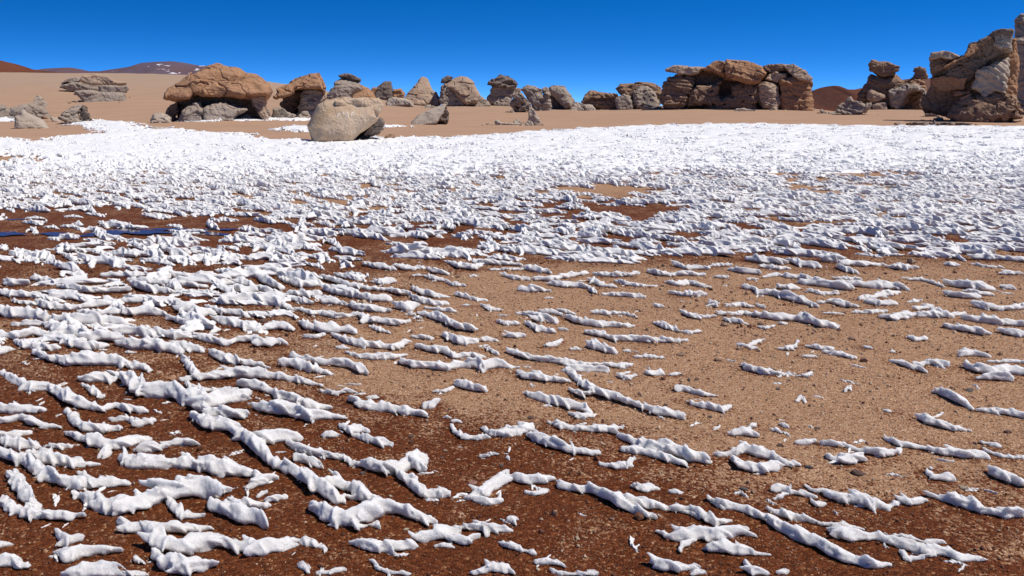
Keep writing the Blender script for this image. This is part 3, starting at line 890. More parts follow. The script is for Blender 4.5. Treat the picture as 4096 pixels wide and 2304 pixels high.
formation('pyramid_boulder', 'pale wedge boulder rising to the right with a dark pitted end, alone on sand', 'rock', (700, 1045), [
    B('back', 'pale', '468,1055 500,1000 640,880 820,790 1062,690 1112,678 1120,730 1080,800 950,985 940,1010 600,1065', T=0.95, lean=0.5, r=0.3, strata=0.25, frac=0.25, rough=0.6),
    B('pitted_end', 'dark', '930,990 1040,880 1085,780 1118,715 1135,745 1162,950 1152,1010 940,1010', T=0.6, y=0.35, pits=1.8, rough=1.5, lean=-0.18, yaw=0.3)], region=4)
formation('stone', 'small pale stone on the sand behind the pale wedge boulder', 'rock', (790, 750), [
    B('b', 'pale', '725,752 760,690 835,678 850,705 830,752 820,765 735,765', k=0.4, lean=0.3)], region=4)
formation('stone', 'little dark pebble on the sand close to the wedge boulder tip', 'rock', (870, 745), [
    B('b', 'grey', '838,748 850,700 900,700 925,735 900,755', k=0.4, lean=0.3)], region=4)
formation('stacked_rock', 'tall stack of crooked dark slabs with a wide toothed cap', 'rock', (2050, 702), [
    B('cap', 'dark', '1868,300 1960,230 2030,240 2050,210 2140,148 2280,178 2352,230 2432,300 2425,342 2330,362 2000,362 1990,342', T=2.0, strata=2.4, rough=1.4, r=0.35, lean=0.15),
    B('neck', 'grey', '1948,425 2000,350 2402,350 2395,460 2382,520 2300,565 1930,510', T=1.7, y=0.3, strata=2.2, rough=1.2),
    B('base', 'grey', '1898,545 1960,485 2300,535 2330,600 2300,720 2000,720 1900,650', T=1.7, y=0.0, lean=0.35, strata=0.6)], region=4)
formation('pitted_rock', 'knobbly light grey rock riddled with holes beside the tall slab stack', 'rock', (330, 680), [
    B('b', 'pitted', '152,565 230,420 320,398 420,470 492,550 485,605 432,665 240,700 200,620', k=0.42, pits=2.4, rough=1.5, lean=0.0, strata=0.4),], region=5)
formation('stone', 'small square orange block on top between the slab stack and the holed rock', 'rock', (270, 480), [
    B('b', 'tan', '228,312 312,308 316,420 300,520 228,520', k=0.5, y=1.0, r=0.3)], region=5, depth=None)
formation('leaning_rock', 'grey rock leaning left with upright shards on its back', 'rock', (620, 655), [
    B('body', 'grey', '338,330 420,273 512,300 600,400 650,440 720,400 742,560 765,660 520,672 480,560 430,490 395,400', T=1.8, pits=0.8, lean=0.15),
    B('shard', 'tan', '528,285 640,340 645,385 595,405 545,335', T=0.5, y=0.6, r=0.25),
    B('shard', 'tan', '650,312 700,298 742,330 730,410 660,400', T=0.6, y=0.6, r=0.25)], region=5)
formation('egg_boulder', 'huge egg shaped grey boulder tilted over a black hollow', 'rock', (1000, 640), [
    B('egg', 'grey', '742,315 770,283 860,280 985,285 1072,400 1132,500 1144,555 1092,625 1000,638 915,565 800,445 738,372', T=1.5, r=0.85, lean=0.15, strata=0.4, rough=0.9),
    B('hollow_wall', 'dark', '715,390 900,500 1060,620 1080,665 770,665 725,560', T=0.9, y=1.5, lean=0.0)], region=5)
formation('flat_stone', 'triangular stone slab stuck in sand at the right of the egg boulder', 'rock', (1160, 654), [
    B('b', 'pale', '1055,655 1110,580 1162,518 1262,642 1255,672 1070,672', k=0.3, r=0.2, lean=0.4)], region=5)
formation('flat_stone', 'split leaning stone beside the triangular slab', 'rock', (1290, 658), [
    B('b', 'grey', '1165,520 1230,530 1310,600 1340,660 1330,675 1262,660', k=0.3, y=0.5, r=0.25, lean=0.2)], region=5)
formation('boulder', 'rounded pale boulder group between the split stone and the brown slab outcrop', 'rock', (1370, 652), [
    B('b', 'pale', '1270,570 1400,566 1448,622 1440,670 1340,672 1275,650', k=0.4, y=0.3, lean=0.25)], region=5)
formation('slab_outcrop', 'dark brown outcrop of thin stacked slabs left of the big grey boulder face', 'rock', (1600, 642), [
    B('slabs', 'brown', '1262,520 1300,430 1358,373 1530,385 1765,400 1790,470 1600,480 1400,470 1310,500', T=2.0, y=0.5, strata=2.6, rough=1.3, r=0.3),
    B('body', 'brown', '1262,560 1310,450 1765,430 1770,560 1760,665 1550,665 1440,620 1310,580', T=1.9, y=0.7, pits=1.2, strata=1.4),
    B('upper_slabs', 'brown', '1768,330 1830,258 2060,248 2200,236 2325,242 2420,330 2482,400 2400,500 2000,500 1860,430', T=2.4, y=1.2, strata=1.8, r=0.4)], region=5)
formation('boulder', 'rounded diamond shaped grey boulder in front of the brown slab outcrop', 'rock', (1880, 640), [
    B('b', 'grey', '1733,500 1780,440 1880,398 1965,440 2022,500 2034,580 2000,655 1790,655', k=0.42, lean=0.2, r=0.5, strata=0.5)], region=5)
formation('rough_rock', 'tall rough grey rock face with flaring base right of the diamond boulder', 'rock', (2200, 628), [
    B('b', 'grey', '2038,610 2025,380 2120,288 2225,290 2345,380 2402,520 2428,630 2420,650 2050,650', k=0.36, y=-0.2, lean=0.35, strata=0.8, pits=0.8)], region=5)
formation('stone', 'upright pale stone standing on a bare sand flat beside fallen slabs', 'rock', (560, 868), [
    B('b', 'pale', '425,800 440,660 438,590 500,618 542,690 602,780 610,850 590,885 470,870', k=0.3, lean=0.15, r=0.4, strata=0.5)], region=5)
formation('stone', 'round pale stone leaning at the foot of the upright pale stone', 'rock', (450, 880), [
    B('b', 'pale', '378,845 430,800 480,815 515,872 500,890 400,885', k=0.4, y=-0.05, r=0.7, lean=0.2)], region=5)
formation('stone', 'small pointed pale stone behind the long thin fallen slab', 'rock', (280, 848), [
    B('b', 'pale', '205,825 262,773 345,848 330,862 215,860', k=0.35, y=0.1, r=0.25, lean=0.3)], region=5)
formation('fallen_stone', 'long thin bone shaped pale slab lying flat on the sand', 'rock', (2060, 500), [
    B('b', 'pale', '1980,491 1982,482 1992,479 2004,489 2040,492 2090,495 2117,502 2112,507 2030,499 1984,498', T=0.22, lean=0.0, r=0.6, strata=0.3, rough=0.5)], region=0)

# --- great outcrop
formation('great_outcrop', 'wide brown rock outcrop with caves, a flat beak slab and stacked slabs on top', 'rock', (1300, 810), [
    B('beak', 'tan', '345,282 380,235 450,213 700,230 870,240 800,335 640,342 540,332 480,302', T=1.5, y=1.2, strata=0.9, r=0.45),
    B('left_body', 'brown', '368,482 420,400 540,345 690,338 770,380 760,500 700,640 680,790 330,790 300,700 350,545', T=1.9, y=0.9, strata=1.6, rough=1.2),
    B('top_slabs', 'orange', '845,262 920,210 1010,150 1130,168 1142,270 1145,370 1000,315 870,285', T=1.9, y=1.0, strata=2.2),
    B('main_cap', 'orange', '1138,250 1180,158 1300,163 1450,168 1640,230 1715,310 1690,370 1620,452 1560,485 1300,435 1140,395', T=2.3, y=-0.1, r=0.55, strata=1.3, lean=0.25),
    B('core', 'brown', '470,430 900,300 1150,300 1640,262 1950,255 2270,430 2285,840 700,810 420,700', T=1.2, y=2.9, lean=0.0),
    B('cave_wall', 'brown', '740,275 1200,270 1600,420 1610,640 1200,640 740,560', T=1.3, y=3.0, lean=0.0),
    B('lower_wall', 'brown', '655,760 690,600 780,500 960,460 1120,410 1070,600 1110,640 1250,600 1250,480 1590,480 1602,830 1540,845 1290,830 1150,825 960,790 820,770', T=1.9, y=0.3, pits=1.8, rough=1.2, strata=1.5, lean=0.2),
    B('pillar', 'tan', '1600,480 1700,415 1862,480 1885,700 1852,845 1640,810 1600,700', T=1.5, y=0.1, r=0.6, lean=0.15),
    B('right_body', 'orange', '1858,400 2000,368 2292,430 2282,640 2302,800 2285,870 1900,860 1878,700', T=2.4, y=0.3, strata=1.3, lean=0.15),
    B('roof_slab', 'brown', '1648,240 1750,200 1922,198 1962,280 1800,312 1700,272', T=1.4, y=1.2, r=0.35),
    B('roof_slab', 'tan', '1913,190 2050,188 2232,290 2312,390 2292,432 2150,402 2000,322 1930,240', T=1.7, y=0.4, r=0.3, lean=0.3),
    B('rubble', 'tan', '1680,402 1830,310 1992,332 2000,390 1860,452', T=1.2, y=0.6, strata=2.0, rough=1.4)], region=6)
formation('flat_stone', 'flat grey slab leaning on the left foot of the great brown outcrop', 'rock', (450, 770), [
    B('b', 'grey', '285,712 500,590 680,523 715,560 600,680 490,785 340,780', k=0.2, y=-0.8, lean=0.4, r=0.25, strata=0.4)], region=6)
formation('stone', 'squared brown stones wedged between the rough grey face and the great outcrop', 'rock', (290, 720), [
    B('b', 'tan', '215,600 330,538 385,560 352,650 260,760 215,740', k=0.4, y=0.8, strata=1.2)], region=6)
formation('stone', 'low flat pale stone at the base of the great outcrop pillar', 'rock', (1420, 822), [
    B('b', 'pale', '1278,815 1300,795 1400,788 1545,820 1540,835 1285,835', k=0.15, y=-0.9, lean=0.3)], region=6)

# --- right hand rocks
formation('ledge_rock', 'tilted layered pale ledge rising to a point at the foot of the frog shaped rock', 'rock', (740, 1175), [
    B('b', 'grey', '478,1122 530,1010 740,848 782,940 860,938 1000,978 1112,955 1115,1020 1000,1095 740,1195 640,1165', k=0.25, lean=0.35, strata=2.0, r=0.35, dip=0.35)], region=7)
formation('stone', 'tiny grey stone on the crest in front of the red hill', 'rock', (250, 1148), [
    B('b', 'grey', '176,1092 212,1078 322,1150 315,1165 185,1165', k=0.3, lean=0.2, r=0.3)], region=7)
formation('flat_stone', 'thin flat slab on the sand left of the tilted layered ledge', 'rock', (520, 1160), [
    B('b', 'pale', '318,1150 450,1108 600,1145 705,1180 690,1192 330,1168', T=0.4, lean=0.7)], region=7)
formation('frog_rock', 'brown rock crowned by a frog shaped slab with a black arched cave on its right', 'rock', (1300, 1078), [
    B('cap', 'brown', '1073,372 1100,330 1078,260 1140,198 1240,233 1430,233 1612,300 1575,330 1602,370 1545,392 1500,455 1300,495 1150,412', T=1.7, y=0.6, strata=1.8, rough=1.2, r=0.45),
    B('body', 'brown', '868,805 1030,600 1040,480 1100,428 1300,478 1560,458 1682,560 1900,650 1900,760 1780,780 1690,940 1640,1000 1400,1010 1100,970 905,955 890,850', T=2.2, y=0.8, strata=1.2, pits=1.0, lean=0.1),
    B('wall', 'grey', '1390,720 1700,650 1900,640 2060,700 2092,800 2055,930 2050,745 1862,722 1765,765 1690,950 1610,1110 1400,1105', T=1.9, y=0.0, pits=1.2, lean=0.15),
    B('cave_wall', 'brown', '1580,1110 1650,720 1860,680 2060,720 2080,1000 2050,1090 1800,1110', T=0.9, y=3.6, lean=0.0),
    B('step', 'tan', '1028,890 1040,740 1100,718 1222,780 1382,830 1395,885 1240,935 1100,940', T=1.2, y=0.1, rough=1.2),
    B('foot', 'tan', '1115,1090 1140,980 1392,918 1405,1105 1200,1095', T=1.2, y=-0.3, lean=0.3, strata=1.3),
    B('right_shoulder', 'orange', '1760,610 1850,530 2000,508 2082,580 2100,760 2090,820 1900,670', T=1.6, y=1.4, strata=1.6),
    B('small_cap', 'brown', '1858,382 1890,318 1950,313 2080,338 2112,400 2112,460 2122,500 2060,505 1990,530 1850,512 1880,450', T=0.9, y=1.8, strata=2.4, rough=1.2)], region=7)
formation('boulder', 'oval dark boulder lying in the mouth of the arched cave', 'rock', (1830, 1075), [
    B('b', 'dark', '1712,1022 1790,960 1880,938 1952,980 1945,1035 1860,1085 1760,1088', k=0.4, y=0.5, r=0.8, strata=0.4)], region=7)
formation('boulder', 'angular tan block on sand between the cave and the dark overhanging cliff', 'rock', (2180, 1208), [
    B('b', 'tan', '2066,1085 2120,1050 2240,1028 2332,1060 2330,1180 2300,1225 2085,1228', k=0.36, lean=0.25, r=0.3)], region=7)
formation('cliff', 'tall dark brown cliff of tilted slabs with a pale fluted face at the right', 'rock', (1100, 1300), [
    B('tower_cap', 'tan', '462,575 470,540 490,498 600,488 720,498 838,550 720,582 600,560 520,575', T=1.1, y=0.7, strata=0.6, r=0.35, lean=0.15),
    B('tower_neck', 'brown', '470,560 560,540 720,560 780,640 900,790 640,790 480,810 462,700', T=1.0, y=1.5, strata=0.9, lean=-0.1),
    B('tower_ledge', 'orange', '490,870 480,800 640,755 905,785 880,850 862,925 600,940', T=1.0, y=0.8, strata=1.1, r=0.3, lean=0.0),
    B('tower_ledge', 'brown', '470,690 560,630 650,625 700,660 560,720', T=0.8, y=1.0, strata=0.8, r=0.3),
    B('left_foot', 'brown', '378,1150 410,980 500,865 930,935 1005,1000 900,1080 760,1240 560,1210 420,1190', T=0.9, y=1.4, strata=0.8, rough=1.1, lean=-0.3),
    B('foot_ledge', 'orange', '735,1000 760,950 930,938 935,970 860,990 760,1010', T=0.6, y=0.7, r=0.3),
    B('tilted_slab', 'dark', '640,775 650,650 760,590 880,530 908,470 930,408 1080,360 1180,290 1280,262 1402,268 1402,480 1270,545 1030,685 920,790', T=1.1, y=0.7, lean=-0.42, strata=0.6, r=0.25, dip=0.45, frac=0.7),
    B('slab_edge', 'orange', '640,660 760,590 880,530 908,470 930,408 1080,360 1180,290 1190,330 1080,400 960,500 860,560 700,640', T=0.6, y=0.15, lean=0.2, strata=0.8, r=0.3, dip=0.45),
    B('cap_block', 'grey', '1195,300 1280,262 1404,268 1404,470 1290,480 1195,430', T=0.9, y=0.15, lean=0.1, r=0.35, strata=0.6),
    B('fluted_face', 'pale', '975,890 1030,700 1240,590 1362,565 1365,700 1335,965 1220,950 1100,1020 1055,940', T=0.7, y=0.35, lean=0.3, strata=2.0, rough=1.1, dip=0.35, r=0.3, frac=0.5),
    B('knobbly_foot', 'brown', '672,1230 705,1150 720,1090 950,1000 1080,1010 1200,940 1400,990 1480,1080 1510,1230 1270,1320 1100,1340 950,1330 830,1310 760,1270', T=1.2, y=-0.1, r=0.6, pits=1.4, rough=1.2, lean=0.1),
    B('back_wall', 'orange', '880,1040 860,720 1000,600 1385,440 1420,330 1475,320 1470,1150 1400,1150 900,1120', T=0.6, y=1.5)], region=8)
formation('rock_tower', 'tall grey rock tower split from the dark tilted cliff by a narrow gap', 'rock', (1500, 1215), [
    B('tower', 'grey', '1432,420 1475,330 1700,330 1900,400 1900,1260 1510,1260 1420,1000 1408,800', T=1.8, y=0.2, strata=0.7, lean=0.05, r=0.4),
    B('head', 'grey', '1434,330 1465,210 1478,110 1530,73 1620,70 1760,120 1780,340 1600,380 1440,350', T=1.2, y=0.9, strata=1.2, r=0.5)], region=8)
formation('flat_stone', 'low slab darkened like a ground shadow, with one small upright point, before the cliff', 'rock', (560, 1335), [
    B('b', 'dark', '188,1312 300,1302 495,1304 514,1278 532,1306 700,1302 900,1308 960,1318 880,1336 560,1345 200,1322', T=0.25, lean=0.0, r=0.3, strata=0.5, rough=0.6)], region=8)  # dark streak on the sand: its shade put into the slab's colour and shape
formation('stone', 'small pale stone beside the low shadow-dark slab at the snow edge', 'rock', (420, 1342), [
    B('b', 'pale', '392,1338 400,1314 440,1308 448,1342 440,1352 398,1350', k=0.45, y=-0.3, r=0.7)], region=8)
formation('stone', 'small tan stone beside the angular block below the cliff', 'rock', (630, 1235), [
    B('b', 'tan', '600,1210 640,1190 680,1200 680,1245 610,1245', k=0.4, y=0.2)], region=8)
print('rocks', time.time() - T0)
# ------------------------------------------------------------------ snow blades (penitentes)
BG = {1: (0, 1400, 1400 / 2244), 2: (1200, 1400, 1600 / 2565), 3: (2600, 1400, 1496 / 2398), 4: (0, 900, 1400 / 2576), 5: (1300, 900, 1500 / 2576), 6: (2600, 900, 1496 / 2576)}

def snow_mesh(chains, vox, seed, spiky=1.0, lean=0.28, zs=1.0, leaves=1.0):
    """chains: list of arrays (n,3) of x, y, radius in metres on flat ground z=0"""
    A = np.concatenate([q[:, :3] for q in chains])
    rm = A[:, 2].max()
    ra = float(np.median(A[:, 2]))
    x0 = (A[:, 0] - 2.4 * A[:, 2]).min() - 2 * vox; x1 = (A[:, 0] + 2.0 * A[:, 2]).max() + 2 * vox
    y0 = (A[:, 1] - 1.9 * A[:, 2]).min() - 2 * vox; y1 = (A[:, 1] + 1.9 * A[:, 2]).max() + 2 * vox
    z0 = -0.02 - 2 * vox; z1 = 3.0 * rm * zs + 2 * vox
    xs = np.arange(x0, x1, vox, dtype=np.float32); yy = np.arange(y0, y1, vox, dtype=np.float32); zz = np.arange(z0, z1, vox, dtype=np.float32)
    X, Y, Z = np.meshgrid(xs, yy, zz, indexing='ij')
    Zs = Z / zs
    Xl = X + lean * Zs                      # crests lean to the left
    Yl = Y - 0.10 * Zs
    # crest height along the ridge: rises to points
    cr = noise_sep(xs / (6.0 * ra) + seed, yy / (6.0 * ra) + seed * 2.1, np.array([seed])).astype(np.float32)
    cr2 = noise_sep(xs / (2.6 * ra) + seed, yy / (2.6 * ra) + seed * 1.1, np.array([seed + 2.7])).astype(np.float32)
    hs = (0.50 + spiky * 0.34 * (1 - np.abs(cr)) ** 2 + spiky * 0.05 * (1 - np.abs(cr2)))
    hs = np.clip(1.0 / (0.55 + hs), 0.6, 1.6)
    D = None
    for C in chains:
        core = 0.80 if (leaves and len(C[0]) == 3) else 1.0
        n = len(C)
        if n == 1:
            C = np.array([C[0] - [C[0, 2] * 0.6, 0, 0], C[0] + [C[0, 2] * 0.6, 0, 0]]); n = 2
        for i in range(n - 1):
            ax, ay, ar = C[i][:3]; bx, by, br = C[i + 1][:3]
            az, bz = (C[i][3], C[i + 1][3]) if len(C[i]) > 3 else (0.80 * ar, 0.80 * br)
            ex, ey = bx - ax, by - ay
            L = ex * ex + ey * ey + 1e-9
            m = max(ar, br)
            i0 = max(0, int((min(ax, bx) - 2.6 * m - x0) / vox)); i1 = int((max(ax, bx) + 2.2 * m - x0) / vox) + 2
            j0 = max(0, int((min(ay, by) - 2.2 * m - y0) / vox)); j1 = int((max(ay, by) + 2.2 * m - y0) / vox) + 2
            sx, sy, sz = Xl[i0:i1, j0:j1], Yl[i0:i1, j0:j1], Zs[i0:i1, j0:j1]
            t = np.clip(((sx - ax) * ex + (sy - ay) * ey) / L, 0, 1)
            rr = (ar + (br - ar) * t) * core
            lx = sx - ax - t * ex; ly = sy - ay - t * ey
            v = sz - (az + (bz - az) * t)
            up = np.maximum(v, 0)
            lat = np.sqrt(lx * lx + ly * ly) * (1 + 0.75 * up / rr)
            vv = np.where(v > 0, v * hs[i0:i1, j0:j1], v * 1.05)
            d = np.sqrt(lat * lat + vv * vv) - rr
            if D is None:
                D = np.full(X.shape, 10.0 * rm, np.float32)
            k = 0.30 * ra
            old = D[i0:i1, j0:j1]
            h = np.clip(0.5 + 0.5 * (old - d) / k, 0, 1)
            D[i0:i1, j0:j1] = old * (1 - h) + d * h - k * h * (1 - h)
    # thin overlapping plates set aslant on the ridge: sharp crests and the hollows between them
    lr = random.Random(int(seed * 7919) % 1000003)
    for C in chains:
        if len(C[0]) > 3 or not leaves:
            continue
        for i in range(len(C) - 1):
            ax, ay, ar = C[i][:3]; bx, by, br = C[i + 1][:3]
            seg = math.hypot(bx - ax, by - ay); m = 0.5 * (ar + br)
            nl = max(1, int(round(leaves * seg / (1.7 * m))))
            ang = math.atan2(by - ay, bx - ax)
            for k in range(nl):
                t = (k + lr.uniform(0.1, 0.9)) / nl
                r_ = ar + (br - ar) * t
                if r_ < 0.009:
                    continue
                cx_ = ax + (bx - ax) * t + lr.uniform(-0.35, 0.35) * r_; cy_ = ay + (by - ay) * t + lr.uniform(-0.35, 0.35) * r_
                th = ang + math.radians(lr.gauss(-10, 13))
                el = r_ * lr.uniform(1.5, 2.7); eh = r_ * lr.uniform(0.85, 1.35); et = r_ * lr.uniform(0.22, 0.38)
                u = np.array([math.cos(th), math.sin(th), lr.uniform(-0.30, 0.12)]); u /= np.linalg.norm(u)
                w_ = np.array([-0.35 + lr.uniform(-0.3, 0.3), lr.uniform(-0.7, 0.8), 1.0]); w_ -= u * (w_ @ u); w_ /= np.linalg.norm(w_)
                v_ = np.cross(w_, u)
                cz_ = r_ * lr.uniform(0.75, 1.05)
                ext = max(el, eh) * 1.15
                i0 = max(0, int((cx_ - ext - x0) / vox)); i1 = int((cx_ + ext - x0) / vox) + 2
                j0 = max(0, int((cy_ - ext - y0) / vox)); j1 = int((cy_ + ext - y0) / vox) + 2
                px_, py_, pz_ = X[i0:i1, j0:j1] - cx_, Y[i0:i1, j0:j1] - cy_, Zs[i0:i1, j0:j1] - cz_
                if px_.size == 0:
                    continue
                a_ = (px_ * u[0] + py_ * u[1] + pz_ * u[2]) / el
                h_ = (px_ * w_[0] + py_ * w_[1] + pz_ * w_[2]) / eh
                b_ = (px_ * v_[0] + py_ * v_[1] + pz_ * v_[2])
                b_ = (b_ + 0.14 * el * a_ * a_ - 0.05 * el) / et          # the plate is cupped
                kk_ = np.sqrt(a_ * a_ + h_ * h_ + b_ * b_)
                d = (kk_ - 1) * et * 1.6
                k = 0.20 * r_
                old = D[i0:i1, j0:j1]
                h = np.clip(0.5 + 0.5 * (old - d) / k, 0, 1)
                D[i0:i1, j0:j1] = old * (1 - h) + d * h - k * h * (1 - h)
    # scallops with sharp edges, slanting across the ridge
    f = 1.0 / (5.2 * ra)
    a1 = noise3(X * f * 0.9 + Z * f * 0.7 + seed, Y * f * 0.55 - X * f * 0.25 + seed, Z * f * 0.8 + seed)
    D = D - 0.30 * ra * ((1 - np.minimum(np.abs(a1), 1.6)) * 0.9 - 0.10)
    f2 = 1.0 / (2.0 * ra)
    if vox < 0.30 * ra:
        a2 = noise3(X * f2 + Z * f2 * 0.6 + seed * 3, Y * f2 + seed, Z * f2 * 0.8)
        D = D - 0.10 * ra * (1 - np.abs(a2))
        a3 = noise3(X * f2 * 2.6 + seed, Y * f2 * 2.6, Z * f2 * 2.6)
        D = D + 0.028 * ra * a3
    D = np.maximum(D, -(Z + 0.012))
    D[0] = D[-1] = 1; D[:, 0] = D[:, -1] = 1; D[:, :, 0] = D[:, :, -1] = 1
    V, Q = surface_nets(D, (x0, y0, z0), vox)
    return V, Q

